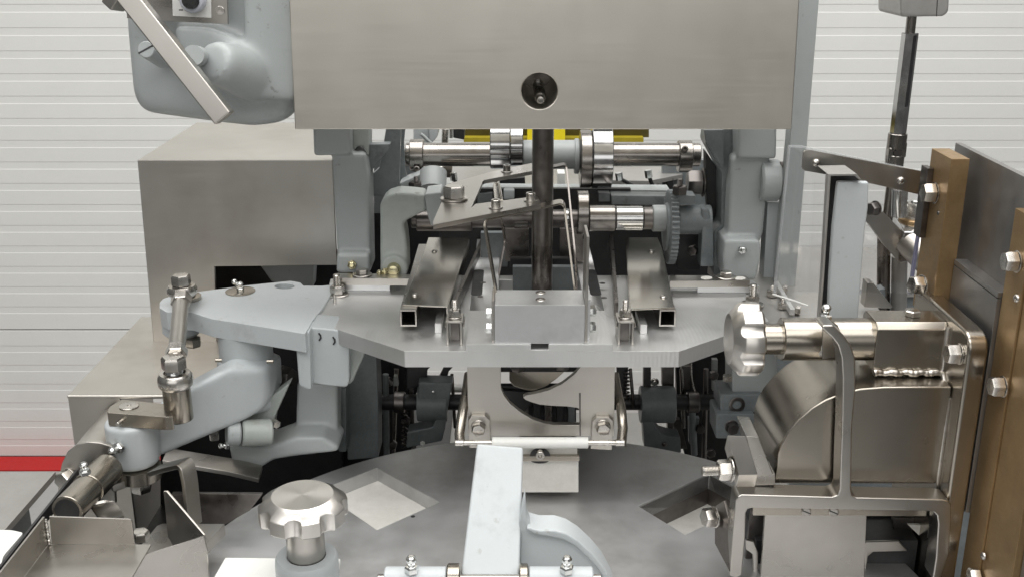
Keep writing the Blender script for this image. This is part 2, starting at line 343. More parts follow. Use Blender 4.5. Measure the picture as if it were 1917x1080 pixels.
# ================================================================== BASE OF THE MACHINE
t = thing('base_cabinet', 'grey steel base cabinet below the round turntable, mostly in shadow', 'machine base', (XA, 130, 0))
mb = MB(); mb.box((-56, 62, 4), (46, 188, 72)); part('cabinet', mb, 'oily_shaded_paint', t, .5)
mb = MB(); mb.box((-55, 63, 72.01), (45, 187, 73)); part('top_plate', mb, 'bench_grey', t, .1)
mb = MB(); mb.box((-55, 63, 73.02), (-11, 187, 73.6)); part('shade_plate', mb, 'black_and_shade', t, .1)  # black plate added for the shade over the left of the base
mb = MB()
for x in (-50, 40):
    for y in (68, 182): mb.tube((x, y, 0), (x, y, 4), 3)
part('foot', mb, 'black_and_shade', t, 0)

# ================================================================== FRONT COVER
t = thing('front_cover', 'large plain brushed steel cover with a round hole at top centre', 'cover', V(1015, 243, 128))
mb = MB(); mb.pY([(537, -90), (552, 243), (1482, 243), (1502, -90)], 128, 17, [circ(1010, 171, 34)]); part('sheet', mb, 'cover_steel', t, .14, 3)
mb = MB(); mb.lathe(V(1012, 188, 127) + Vector((0, 12.9, 0)), TOCAM, [(.70, 0), (.70, 11.4), (.6, 11.6), (.52, 11.7), (.52, 12.6), (.36, 12.9), (0, 12.95)]); part('pin', mb, 'bolt_steel', t, 0)
mb = MB(); mb.pY([(960, 110), (1060, 110), (1060, 235), (960, 235)], 145.2, .5); part('dark_backing', mb, 'shaft_steel', t, 0)  # backing added behind the hole so it reads dark

# ================================================================== GEAR HOUSING + LEVER
t = thing('gear_housing', 'rounded grey painted cast housing left of the front cover', 'housing', V(390, 240, 138))
out = [(226, -90)] + q('c1', 195, 200, 215, 430, 240, 690, 262, 765, 300, 825, 350, 858, 400, 872, 700, 912, 950, 945, 1150, 965, 1300, 950, 1480, 905) + [(556, 120), (556, -90)]
mb = MB(); mb.pY(out, 133, 16); G = [(mb, 2.2, 4)]
mb = MB(); mb.pY(rnd([(452, -90), (556, -90), (556, 192), (492, 190), (470, 150), (455, 80)], 18), 130.5, 6); G.append((mb, 1.5, 3))
a, b = V(458, 138, 131), V(374, 106, 123.5); r = 42 * cm(440, 120, 131)
mb = MB(); mb.lathe(a + (a - b) * .45, b - a, [(r * .4, -.6), (r * .85, 0), (r * 1.1, 1.6), (r * 1.12, 3.4), (r * 1.03, 6.5), (r * .96, 9.0), (r * .86, 9.9), (r * .74, 10.2), (r * .70, 10.12), (0, 10.12)], 40); G.append((mb, 0, 1))
mb = MB(); mb.pY(rnd(q('c1', 560, 185, 860, 200, 1130, 330, 1200, 500, 1090, 720, 840, 660, 600, 360), 20), 130.4, 5); G.append((mb, 1.2, 3)); cast('body', G, 'grey_paint', t, .32, 14, .6)
a = V(*q1('c1', 500, 455), 132); b = V(*q1('c1', 372, 372), 126)
mb = MB(); mb.tube(a, b, .95, seg=24, ch=.08); ps = part('slotted_screw', mb, 'grey_paint', t, 0)
d = (b - a).normalized(); K = frame(b, d); mb = MB(); mb.X = K @ Matrix.Rotation(.5, 4, 'Z'); mb.box((-.97, -.10, -.05), (.97, .10, .03)); part('slot', mb, 'black_and_shade', ps, 0)
# control plate
mb = MB(); mb.pY(q('c1', 195, -300, 975, -300, 985, 185, 500, 160, 230, 140), 130.2, .5); cp = part('control_plate', mb, 'brushed_steel', t, .06)
mb = MB(); mb.pY(q('c1', 560, -300, 855, -300, 860, 137, 572, 122), 129.85, .34); part('tag', mb, 'tag_white', cp, .03)
mb = MB(); c = V(*q1('c1', 735, 0), 129.85); s = cm(364, 0, 130)
mb.lathe(c, TOCAM, [(23 * s, 0), (23 * s, 1.2), (20 * s, 1.45), (16 * s, 1.5), (16 * s, 1.2), (0, 1.2)], 36); part('selector_ring', mb, 'knob_grey', cp, 0)
mb = MB(); mb.lathe(c + Vector((0, -1.2, 0)), TOCAM, [(15 * s, 0), (15 * s, .8), (13 * s, 1.0), (0, 1.0)], 36); part('selector_knob', mb, 'black_plastic', cp, 0)
mb = MB(); mb.pY(q('c1', 618, 74, 650, 74, 650, 82, 618, 82), 129.83, .05); part('tag_mark', mb, 'black_plastic', cp, 0)
mb = MB(); mb.pY(q('c1', 610, -4, 622, -4, 622, 4, 610, 4), 129.83, .05); part('tag_mark', mb, 'black_plastic', cp, 0)
csk(cp, V(*q1('c1', 925, 82), 130.15), TOCAM, 17 * s)

t = thing('lever_handle', 'square steel lever bar slanting across the grey gear housing', 'lever', V(430, 232, 120))
a = V(226, -25, 121); b = V(421, 222, 119); d = (b - a).normalized()
nm = Vector((.02, -1, .06)); nm = (nm - d * nm.dot(d)).normalized(); kx = frame(a, d).to_3x3().transposed() @ nm; LR = math.atan2(kx.y, kx.x) + math.pi / 2
def bar(mb, a, b, w_, h_, roll, extra=0):
    d = (b - a).normalized(); K = frame(a, d); mb.X = K @ Matrix.Rotation(roll, 4, 'Z'); L = (b - a).length
    mb.prism([[(-w_ / 2, -h_ / 2, 0), (w_ / 2, -h_ / 2, 0), (w_ / 2, h_ / 2, 0), (-w_ / 2, h_ / 2, 0)]], (0, 0, L)); mb.X = Matrix.Identity(4)
mb = MB(); bar(mb, a, b, 2.2, 1.9, LR); part('bar', mb, 'brushed_steel', t, .16, 3)
mb = MB(); bar(mb, V(214, -14, 121.5), V(232, 3, 121), 2.8, 2.4, LR); part('collar', mb, 'brushed_steel', t, .2)
mb = MB(); mb.tube(V(362, 104, 120.5), V(372, 106, 126), 1.1, seg=24); part('pivot_shaft', mb, 'grey_paint', t, 0)

# ================================================================== LEFT CASINGS
t = thing('machine_casing', 'tall brushed steel casing left of the frame, with a cut-out corner', 'casing', V(330, 700, 155))
zt = V(258, 300, 155).z
mb = MB(); mb.pY([(257, 300), (622, 300), (631, 497), (402, 499), (408, 720), (294, 720)], 155, .6); part('front_sheet', mb, 'casing_steel', t, .12)
p0, p1 = V(257, 300, 155), V(622, 300, 155)
mb = MB(); mb.prism([[(p0.x, 155.2, zt), (p1.x + 2, 155.2, zt), (p1.x + 2, 186, zt), (p0.x, 186, zt)]], (0, 0, -.6)); part('top_sheet', mb, 'casing_steel', t, .2, 3)
mb = MB(); mb.box((p0.x, 155.7, V(0, 720, 155).z), (p0.x + .6, 186, zt - .1)); part('side_sheet', mb, 'casing_steel', t, .1)
mb = MB(); mb.pY([(395, 470), (660, 470), (660, 640), (395, 640)], 176, 1); part('dark_backing', mb, 'black_and_shade', t, 0)  # black sheet added so the casing cut-out reads dark
mb = MB(); mb.pY(q('a1', 1290, 40, 1650, 40, 1640, 200, 1380, 165), 170, 3); part('inner_rib', mb, 'grey_paint', t, .3)
t = thing('machine_casing', 'low brushed steel casing at far left with a sloping-away flat top', 'casing', V(220, 830, 135))
zt = V(125, 740, 135).z; p0 = V(125, 740, 135)
mb = MB(); mb.prism([[p0, (p0.x + 22, 135, zt), (p0.x + 22, 166, zt), (p0.x, 166, zt)]], (0, 0, -.5)); part('top_sheet', mb, 'casing_steel', t, .15, 3)
mb = MB(); mb.box((p0.x, 135.2, 60), (p0.x + 7, 135.8, zt - .2)); part('front_sheet', mb, 'casing_steel', t, .1)
mb = MB(); mb.box((p0.x, 135.4, 60), (p0.x + .5, 166, zt - .2)); part('side_sheet', mb, 'casing_steel', t, .1)

# ================================================================== FRAME COLUMNS
t = thing('frame_column', 'grey painted frame column left of the shafts, beside the tall steel casing', 'column', V(660, 512, 148), 'painted frame columns under the cover')
mb = MB(); mb.pY(q('c2', 100, 60, 385, 60, 385, 285, 108, 292), 148, 9); G = [(mb, .25, 2)]
mb = MB(); mb.pY(q('c2', 240, 270, 490, 270, 520, 440, 530, 980, 535, 1165, 275, 1165, 282, 1000), 149, 6); G.append((mb, .4, 2))
mb = MB(); mb.pY(q('c2', 385, 60, 515, 60, 515, 300, 470, 215, 440, 220, 385, 280), 150.5, 5); part('shoulder', mb, 'worn_paint', t, .3)
mb = MB(); mb.pY(q('a4', 290, 150, 545, 150, 552, 300, 285, 300), 147, 6); G.append((mb, .4, 2)); cast('column', G, 'grey_paint', t, .24, 5)
mb = MB(); mb.pY(q('c2', 500, 205, 680, 200, 675, 240, 545, 400, 530, 440, 505, 380), 152, 2); part('bracket_rib', mb, 'oily_shaded_paint', t, .15)
mb = MB(); mb.pY(q('c2', 650, 80, 760, 80, 745, 560, 520, 600, 530, 440, 600, 380), 156, 1.5); part('side_plate', mb, 'oily_shaded_paint', t, .15)
nipple(t, V(*q1('a4', 412, 232), 146.8), (.1, -1, .25), 1.45, 'gold_zinc')
t = thing('frame_column', 'grey painted frame column right of the sprocket, with a grease nipple on its foot', 'column', V(1390, 520, 148), 'painted frame columns under the cover')
mb = MB(); mb.pY(q('c3', 1525, 60, 1818, 60, 1812, 315, 1525, 312), 148, 9); G = [(mb, .25, 2)]
mb = MB(); mb.pY(q('c3', 1482, 300, 1765, 300, 1750, 420, 1735, 640, 1715, 860, 1690, 940, 1430, 940, 1450, 850, 1460, 600), 149, 7); G.append((mb, .4, 2))
mb = MB(); mb.pY(q('c3', 1300, 60, 1530, 60, 1530, 320, 1480, 400, 1450, 850, 1425, 960, 1415, 1180, 1340, 1180, 1340, 860, 1395, 800, 1400, 420, 1280, 200), 152, 5); part('inner_web', mb, 'oily_shaded_paint', t, .3)  # column paint in its darker copy, shade put into the colour
mb = MB(); mb.pY(q('a5', 1482, 55, 1500, 40, 1740, 40, 1762, 60, 1758, 200, 1725, 350, 1480, 350, 1470, 180), 146.6, 6); G.append((mb, .7, 3)); cast('column', G, 'grey_paint', t, .24, 5)
nipple(t, V(*q1('a5', 1615, 118), 146.4), (0, -1, .3), 1.35)
mb = MB(); mb.pY(q('c3', 1280, 250, 1400, 430, 1390, 800, 1310, 780, 1285, 560), 156, 2); part('inner_plate', mb, 'black_and_shade', t, .1)
mb = MB(); mb.pY(q('c3', 1270, 95, 1420, 95, 1420, 380, 1400, 380, 1280, 170), 151, 1.2); part('gusset', mb, 'oily_shaded_paint', t, .12)

# ================================================================== UPPER CAM SHAFT
YS = 166.
t = thing('cam_shaft', 'thick horizontal steel shaft with cam discs just below the front cover', 'shaft', V(1030, 320, YS))
s = cm(1030, 293, YS)
def seg_x(t, name, x0, x1, y, r, material, Y=YS, ch=.12, sg=36, dz=0):
    mb = MB(); z = V(958, y, Y).z + dz; k = cm(958, y, Y)
    mb.tube(((x0 - CX) * k, Y, z), ((x1 - CX) * k, Y, z), r * k, seg=sg, ch=ch); return part(name, mb, material, t, 0)
seg_x(t, 'shaft', 760, 1310, 290, 22, 'shaft_steel')
seg_x(t, 'collar', 768, 794, 291, 30, 'shaft_steel'); c2 = seg_x(t, 'collar', 1269, 1294, 293, 30, 'shaft_steel')
seg_x(t, 'cam_disc', 918, 955, 270, 47, 'chrome'); seg_x(t, 'cam_disc', 955.5, 979, 272, 40, 'chrome')
seg_x(t, 'hub', 979, 1086, 290, 27, 'grey_paint'); seg_x(t, 'hub_ring', 1075, 1084, 293, 33, 'grey_paint')
seg_x(t, 'cam_disc', 1085.5, 1106.5, 298, 54, 'shaft_steel'); seg_x(t, 'cam_disc', 1107, 1144, 294, 59, 'chrome')
for x, y in ((1282, 280), (780, 318)):
    mb = MB(); c = V(x, y, YS - 29 * s); mb.lathe(c, (0, -1, .5), [(.5, -.4), (.5, .3), (.42, .36), (.26, .36), (.24, -.2), (0, -.2)], 18); part('set_screw', mb, 'dark_steel', t, 0)

# far machinery seen under the cover
t = thing('guard_rail', 'yellow guard bar with dark slots behind the cam shaft', 'guard', V(1000, 265, 205))
mb = MB(); mb.pY([(868, 225), (1215, 225), (1215, 258), (868, 258)], 208, 2); part('back_bar', mb, 'olive_paint', t, .1)
mb = MB(); mb.pY([(868, 258), (1205, 258), (1205, 267), (868, 267)], 206, 2); part('lower_lip', mb, 'dull_yellow', t, .1)
for x0, x1 in ((987, 1001), (1036, 1058)):
    mb = MB(); mb.pY([(x0, 225), (x1, 225), (x1, 268), (x0, 268)], 204, 2); part('post', mb, 'yellow_paint', t, .1)
t = thing('slide_unit', 'pale steel table and slides far behind the cam shaft', 'slide unit', V(1000, 380, 195))
mb = MB(); mb.pZ([(845, 352), (1300, 352), (1285, 300), (850, 300)], V(0, 352, 185).z, 1.5); part('table', mb, 'bench_grey', t, .1)
mb = MB(); mb.pZ(q('c3', 580, 470, 860, 475, 1110, 425, 1110, 380, 580, 380), V(0, 340, 178).z, .8); part('cover_strip', mb, 'bench_grey', t, .1)
for i, x in enumerate((600, 690, 770, 880, 930, 985)):
    mb = MB(); x0, y0 = q1('c3', x, 455); mb.pY([(x0, y0), (x0 + (9, 19, 9, 6, 6, 14)[i], y0), (x0 + (9, 19, 9, 6, 6, 14)[i], y0 + 26), (x0, y0 + 26)], 182, 3)
    part('slide_block', mb, ('bolt_steel', 'white_plastic', 'grey_paint', 'white_plastic', 'white_plastic', 'black_and_shade')[i], t, .1)
t = thing('fitting_cluster', 'grey painted clamps, hose and small fittings behind the left end of the cam shaft', 'fittings', V(800, 340, 178))
mb = MB(); mb.pY(q('b1', 590, -40, 820, -40, 830, 240, 590, 260), 180, 4); part('clamp_plate', mb, 'mid_paint', t, .15)
mb = MB(); mb.pY(q('b1', 820, -40, 970, -40, 950, 130, 895, 200, 830, 250), 178, 4); part('clamp_plate', mb, 'mid_paint', t, .15)
mb = MB(); mb.pipe([V(*q1('b1', x, y), 176) for x, y in ((700, 90), (760, 140), (820, 200), (890, 270), (900, 330))], .28); part('hose', mb, 'grey_paint', t, 0)
mb = MB(); mb.tube(V(*q1('b1', 1070, 20), 176), V(*q1('b1', 1060, 260), 176), .55); part('stud', mb, 'bolt_steel', t, 0)
mb = MB(); mb.tube(V(*q1('b1', 1155, 10), 177), V(*q1('b1', 1155, 150), 177), .3); part('stud', mb, 'zinc', t, 0)
mb = MB(); mb.pY(q('b1', 1185, -40, 1360, -40, 1350, 180, 1185, 150), 179, 3); part('dark_block', mb, 'black_and_shade', t, .1)
mb = MB(); mb.tube(V(*q1('b1', 890, 620), 172), V(*q1('b1', 1030, 610), 172), .7); part('roller', mb, 'bolt_steel', t, 0)
mb = MB(); mb.pY(q('b1', 1030, 580, 1170, 560, 1160, 750, 1040, 740), 174, 3); part('stop_block', mb, 'warm_steel', t, .1)
t = thing('guide_bracket', 'thin dark painted bracket plates beside the left end of the cam shaft', 'bracket', V(745, 350, 158))
mb = MB(); mb.pY(q('b1', 190, -40, 330, -40, 290, 200, 355, 320, 370, 960, 215, 1000, 215, 180), 160, 1); part('plate', mb, 'oily_shaded_paint', t, .1)
mb = MB(); mb.pY(q('b1', 365, -40, 470, -40, 445, 220, 470, 620, 510, 820, 370, 830), 163, 1); part('plate', mb, 'oily_shaded_paint', t, .1)
mb = MB(); mb.pY(q('b1', 370, 830, 760, 660, 985, 670, 960, 920, 420, 940), 160, 4); part('saddle', mb, 'grey_paint', t, .3)
mb = MB(); mb.tube(V(*q1('b1', 880, 930), 158), V(*q1('b1', 890, 660), 160), 2.0); part('saddle_boss', mb, 'grey_paint', t, 0)
bolt(t, V(*q1('b1', 635, 930), 158), UP, 2.0, stud=.55, mat_='dark_steel')

# ================================================================== LOWER DRIVE SHAFT
YL = 152.
t = thing('drive_shaft', 'lower horizontal shaft with bushings, bearing and toothed sprocket at its right end', 'shaft', V(1100, 440, YL))
seg_x(t, 'shaft', 770, 1330, 410, 17, 'dark_steel', YL)
seg_x(t, 'bushing', 780, 884, 413, 20, 'dark_steel', YL); seg_x(t, 'bushing', 962, 989, 411, 17, 'shaft_steel', YL)
seg_x(t, 'bearing', 1080, 1101, 398, 41, 'shaft_steel', YL); seg_x(t, 'bushing', 1102, 1151, 409, 24.5, 'shaft_steel', YL)
seg_x(t, 'bushing', 1152, 1203, 409, 23, 'chrome', YL); seg_x(t, 'sleeve', 1203, 1222, 409, 21, 'dark_steel', YL)
seg_x(t, 'hub', 1221, 1250, 409, 25, 'grey_paint', YL); seg_x(t, 'bearing_boss', 1268, 1330, 411, 27, 'oily_shaded_paint', YL)
seg_x(t, 'ring', 1055, 1066, 409, 18, 'chrome', YL)
k = cm(958, 410, YL); z = V(958, 425, YL).z; xs = (1250 - CX) * k
mb = MB(); N = 44; loop = []
for i in range(N * 4):
    a = 2 * math.pi * i / (N * 4); r = 70 * k * (1.0 if i % 4 in (1, 2) else .935); loop.append((xs, YL + r * math.cos(a), z + r * math.sin(a)))
mb.prism([loop], (13 * k, 0, 0)); part('sprocket', mb, 'oily_shaded_paint', t, .05, 1)
seg_x(t, 'sprocket_hub', 1244, 1252, 425, 45, 'oily_shaded_paint', YL)
t = thing('cross_beam', 'grey painted horizontal beam behind the lower drive shaft', 'beam', V(1080, 390, 168))
mb = MB(); mb.pY([(885, 354), (1255, 357), (1255, 385), (885, 385)], 168, 4); part('beam', mb, 'grey_paint', t, .15)
mb = MB(); mb.pY(q('b2', 500, 450, 665, 450, 665, 590, 500, 600), 163, 2); part('key_block', mb, 'mid_paint', t, .3)
mb = MB(); mb.pY(q('c3', 480, 568, 568, 570, 568, 630, 482, 632), 165, 2); part('notch_block', mb, 'oily_shaded_paint', t, .1)
mb = MB(); mb.pY(q('c3', 575, 585, 1010, 590, 1005, 660, 580, 655), 164, 3); part('lower_bar', mb, 'oily_shaded_paint', t, .15)
mb = MB(); mb.pY(q('b2', 1310, 200, 1420, 200, 1420, 420, 1310, 420), 176, 3); part('post', mb, 'white_plastic', t, .1)
mb = MB(); mb.pY(q('b2', 110, 520, 340, 490, 340, 650, 110, 650), 166, 2); part('dark_block', mb, 'oily_shaded_paint', t, .1)
mb = MB(); mb.pY(q('b2', 440, 300, 820, 260, 830, 420, 440, 425), 180, 4); part('shadow_box', mb, 'black_and_shade', t, .1)
t = thing('rear_backing', 'added dark sheets standing in for shade behind the lower drive shaft', 'housing', V(1020, 540, 187))
mb = MB(); mb.pY([(690, 388), (1352, 388), (1352, 545), (690, 545)], 187, 1.5); part('backing_plate', mb, 'black_and_shade', t, .1)  # black sheet added to darken the gaps behind the shaft
for x0, x1 in ((700, 790), (1240, 1345)):
    mb = MB(); mb.pY([(x0, 300), (x1, 300), (x1, 400), (x0, 400)], 184, 1.5); part('side_backing', mb, 'oily_shaded_paint', t, .1)
t = thing('adjusting_screw', 'dark hex nuts and threaded studs left of the right frame column', 'adjusting screw', V(1290, 370, 155))
bolt(t, V(1318, 342, 156), (-1, 0, 0), 3.3, wr=2.1, mat_='dark_steel')
bolt(t, V(1272, 364, 150), UP, 1.9, stud=.62, mat_='dark_steel')
mb = MB(); mb.pY(q('b4', 550, 225, 780, 235, 780, 330, 550, 330), 150, 3); part('bracket', mb, 'oily_shaded_paint', t, .15)
mb = MB(); mb.pY(q('b4', 850, 390, 935, 390, 990, 640, 1000, 1080, 830, 1080, 850, 700), 150, 3); part('bearing_plate', mb, 'oily_shaded_paint', t, .3)
mb = MB(); mb.pY(q('b4', 560, 690, 850, 690, 830, 1120, 560, 1120), 155, 2); part('dark_plate', mb, 'black_and_shade', t, .1)
bolt(t, V(*q1('b4', 755, 875), 153), (-.5, -1, 0), 1.4, mat_='dark_steel')

# ================================================================== ROCKER ARM + FORK
t = thing('rocker_arm', 'hooked grey-green painted arm standing left of the guide rails', 'arm', V(740, 515, 146))
mb = MB(); mb.pY(q('c2', 605, 1165, 603, 660, 622, 615, 660, 582, 740, 558, 925, 575, 948, 600, 955, 700, 880, 735, 800, 775, 782, 800, 800, 880, 810, 1000, 815, 1165), 146, 4.2); G = [(mb, .4, 2)]
mb = MB(); mb.pY(q('c2', 938, 575, 1060, 560, 1070, 620, 1010, 820, 985, 812, 952, 705), 145.2, 5); part('clamp_end', mb, 'grey_paint', t, .5, 3)
k = cm(733, 495, 146); c = V(*q1('a4', 742, 250), 146)
mb = MB(); mb.lathe(c + Vector((0, 2, 0)), TOCAM, [(26 * k, 0), (26 * k, 2.6), (24 * k, 2.9), (0, 2.9)], 32); G.append((mb, 0, 1)); cast('hook', G, 'worn_paint', t, .22, 6)
mb = MB(); mb.lathe(c + Vector((0, -.8, 0)), TOCAM, [(13 * k, 0), (13 * k, .5), (10 * k, 1.1), (0, 1.4)], 24); part('pivot_pin', mb, 'gold_zinc', t, 0)
nipple(t, c + Vector((-.9, -1.4, -.2)), (-1, -.5, 0), 1.25, 'gold_zinc')
ZF = 127.
t = thing('fork_plate', 'flat stainless fork plate with two prongs reaching round the plunger rod', 'fork plate', VZ(900, 400, ZF))
fp = q('c2', 1003, 805, 1000, 780, 1060, 640, 1105, 500) + [(918, 322)] + q('b2', 920, 45, 1000, 32, 1010, 150, 920, 165, 215, 300, 190, 320, 25, 705, 80, 655, 1000, 540, 1040, 600, 1055, 660, 0, 862)
mb = MB(); mb.pZ(fp, ZF, .55); part('plate', mb, 'brushed_steel', t, .06)
bolt(t, VZ(850, 374, ZF), UP, 2.35, wr=1.75)
capscrew(t, VZ(*q1('b2', 385, 715), ZF), UP, 1.15, .88); capscrew(t, VZ(*q1('b2', 905, 610), ZF), UP, 1.15, .88); capscrew(t, VZ(*q1('b2', 550, 175), ZF), UP, 1.05, .8, 'shaft_steel')
def bend(pts, r=.9, n=4):
    out = [Vector(pts[0])]
    for i in range(1, len(pts) - 1):
        p = Vector(pts[i]); a = (Vector(pts[i - 1]) - p).normalized() * r + p; b = (Vector(pts[i + 1]) - p).normalized() * r + p
        for k_ in range(n + 1): u = k_ / n; out.append(a * (1 - u) ** 2 + p * 2 * u * (1 - u) + b * u * u)
    return out + [Vector(pts[-1])]
a = VZ(905, 414, ZF - .75); b = VZ(1056, 381, ZF - .75); wv = Vector((.04, 2.2, 0))
e0 = V(931, 560, 126.2); e1 = V(1078, 560, 132)
mb = MB(); mb.strip(bend([e0 + wv * .2, a + wv * .5, b + wv * .5, e1 + wv * .2]), wv, .28); part('strap', mb, 'warm_steel', t, .04)
a = VZ(925, 340, ZF - .75); b = VZ(1060, 309, ZF - .75); wv = Vector((.04, 2.0, 0))
mb = MB(); mb.strip(bend([V(934, 512, 139), V(946, 450, 140), a + wv * .5 - Vector((0, 0, .0)), b + wv * .3, V(1076, 470, 143), V(1080, 560, 138)]), wv, .26); part('strap', mb, 'rod_steel', t, .04)
mb = MB(); mb.pipe(bend([V(*q1('b2', 470, 610), 133), V(*q1('b2', 430, 360), 137), V(*q1('b2', 365, 360), 137), V(*q1('b2', 390, 600), 132)], .5), .22); part('wire_clip', mb, 'bolt_steel', t, 0)
mb = MB(); k = cm(1017, 400, 138); mb.tube(V(1017, 210, 139), V(1014, 565, 139), 20 * k, seg=40)
solo('plunger_rod', 'thick dark vertical steel rod hanging below the front cover', 'rod', mb, 'rod_steel', 0)
# ================================================================== OCTAGONAL PLATE
ZP = 111.8; YF = VZ(755, 657, ZP).y
t = thing('table_plate', 'thick milled aluminium plate with cut corners in the middle of the machine', 'plate', (XA, 135, ZP - 2))
opn = [(XA - 5.4, 133.0), (XA + 5.9, 133.0), (XA + 5.9, 148), (XA - 5.4, 148)]
pl = [(XA - 16.3, YF), (XA + 16.3, YF), (XA + 29.2, 131.2), (XA + 27.9, 150), (XA - 28.2, 150), (XA - 29.2, 131.2)]
mb = MB(); mb.prism([[(x, y, ZP) for x, y in pl], [(x, y, ZP) for x, y in opn]], (0, 0, -2.05)); plate = part('plate', mb, 'milled_alu', t, .06)
zr = ZP + .85; xl, xr = VZ(872, 644, zr).x, VZ(1147, 644, zr).x; gl_, gr_ = VZ(994, 644, zr).x, VZ(1027, 644, zr).x; yf = YF - .02
cs = [(xl, yf, ZP + .004), (xr, yf, ZP + .004), (xr, yf, zr), (gr_, yf, zr), (gr_, yf, zr - .65), (gl_, yf, zr - .65), (gl_, yf, zr), (xl, yf, zr)]
mb = MB(); mb.prism([cs], (0, 11.9, 0)); mb.box((xl, yf + 11.9, ZP + .004), (XA - 5.4, 166, zr)); mb.box((XA + 5.9, yf + 11.9, ZP + .004), (xr, 166, zr)); part('raised_strip', mb, 'milled_alu', t, .04)
# slotted straps at the back
mb = MB(); mb.pZ(q('a4', 270, 335, 300, 295, 870, 305, 855, 340), ZP + 2.1, 1.0); part('clamp_bar', mb, 'brushed_steel', t, .06)
mb = MB(); mb.pZ(q('a4', 235, 378, 245, 340, 705, 345, 705, 382), ZP + 1.0, .98); part('spacer_strip', mb, 'block_alu', t, .05)
mb = MB(); mb.pZ(q('a5', 1055, 358, 1055, 312, 1650, 318, 1680, 352), ZP + 2.1, 1.0); part('clamp_bar', mb, 'brushed_steel', t, .06)
mb = MB(); mb.pZ(q('a5', 1272, 396, 1272, 352, 1700, 350, 1755, 398), ZP + 1.0, .98); part('spacer_strip', mb, 'block_alu', t, .05)
for x, y in ((490, 312),): bolt(t, VZ(*q1('a4', x, y), ZP + 2.1), UP, 1.5, wr=1.35, thin=True, mat_='brushed_steel')
bolt(t, VZ(*q1('a5', 1490, 330), ZP + 2.1), UP, 1.5, wr=1.35, thin=True)
for x, y in ((1340, 332), (1600, 335)):
    mb = MB(); mb.pZ([(px, py) for px, py in circ(*q1('a5', x, y), 11, 3.2, 16)], ZP + 2.13, .1); part('slot', mb, 'hatch_plate', t, 0)
bolt(t, VZ(632, 552, ZP), UP, 1.75, wr=1.55, stud=.85); bolt(t, VZ(1408, 571, ZP), UP, 1.75, wr=1.55, stud=.85)
mb = MB(); mb.tube(VZ(627, 568, ZP), VZ(627, 568, ZP) + Vector((0, 0, 1.2)), .22, seg=12); part('pin', mb, 'bolt_steel', t, 0)
# holes and slots in the raised strip
for x, y in q('a4', 1430, 370, 1408, 478) + q('a5', 530, 375, 543, 487):
    mb = MB(); p = VZ(x, y, zr); mb.lathe(p, UP, [(.42, -.001), (.42, .012), (.3, .02), (0, .004)], 16); part('screw_hole', mb, 'dark_steel', t, 0)
for x in (XA + 7.7, XA - 8.3):
    mb = MB(); mb.prism([[(px, py, zr + .004) for px, py in rnd([(x - .75, 138.5), (x + .75, 138.5), (x + .75, 150), (x - .75, 150)], .7)]], (0, 0, .008)); part('slot', mb, 'black_and_shade', t, 0)
# guide rails
def rail(side, label):
    t = thing('guide_rail', label, 'rail', (XA + side * 14.4, 145, ZP), 'guide rails on the aluminium plate'); zc = 114.75
    def xy(px, py, z=zc): return VZ(px, py, z)
    pts = q('a4', 805, 540, 1150, 552, 1318, 20, 1005, 20, 960, 160) if side < 0 else q('a5', 748, 575, 1090, 560, 1035, 300, 1000, 120, 960, 20, 715, 20, 722, 120)
    mb = MB(); mb.pZ(pts, zc, .18); part('cover_sheet', mb, 'rail_steel', t, .05)
    a, b = (xy(*q1('a4', 1150, 552)), xy(*q1('a4', 1318, 20))) if side < 0 else (xy(*q1('a5', 748, 575)), xy(*q1('a5', 715, 20)))
    mb = MB(); mb.strip([a + Vector((0, 0, -1.2)), b + Vector((0, 0, -1.2))], (0, 0, 2.2), .18); part('side_flange', mb, 'rail_steel', t, .04)
    x0 = xy(*(q1('a4', 782, 585) if side < 0 else q1('a5', 990, 620)), 114.5).x; x1 = x0 + 2.05; y0 = 127.6
    z0, z1 = ZP + .55, 114.55
    o = [(x0, z0), (x1, z0), (x1, z1), (x0, z1)]; h = [(x0 + .2, z0 + .2), (x1 - .2, z0 + .2), (x1 - .2, z1 - .2), (x0 + .2, z1 - .2)]
    mb = MB(); mb.prism([[(x, y0, z) for x, z in o], [(x, y0, z) for x, z in h]], (0, 29, 0)); part('square_tube', mb, 'brushed_steel', t, .04)
    mb = MB(); mb.box((x0 + .2, y0 + 9, z0 + .2), (x1 - .2, y0 + 9.3, z1 - .2)); part('tube_plug', mb, 'black_and_shade', t, 0)
    for x, y in (q('a4', 900, 468, 1052, 130) if side < 0 else q('a5', 1003, 484, 913, 132)): dome(t, xy(x, y), UP, .85, name='rivet')
    x, y = q1('a4', 1082, 760) if side < 0 else q1('a5', 850, 768); p = VZ(x, y, ZP)
    mb = MB(); mb.box((p.x - .42, p.y, ZP + .01), (p.x + .42, p.y + 6, ZP + 1.25)); part('stop_block', mb, 'milled_alu', t, .06)
    a, b = (q1('a4', 1215, 500), q1('a4', 1440, -10)) if side < 0 else (q1('a5', 640, 520), q1('a5', 600, -10))
    pa, pb = VZ(*a, ZP + 2.2), VZ(*b, ZP + 2.2)
    mb = MB(); mb.strip([pa - Vector((0, 0, 1)), pb - Vector((0, 0, 1))], (0, 0, 1.9), .5); part('inner_guide', mb, 'rod_steel', t, .05)
rail(-1, 'left guide rail: stainless sheet over a square tube on the aluminium plate'); rail(1, 'right guide rail: stainless sheet over a square tube on the aluminium plate')
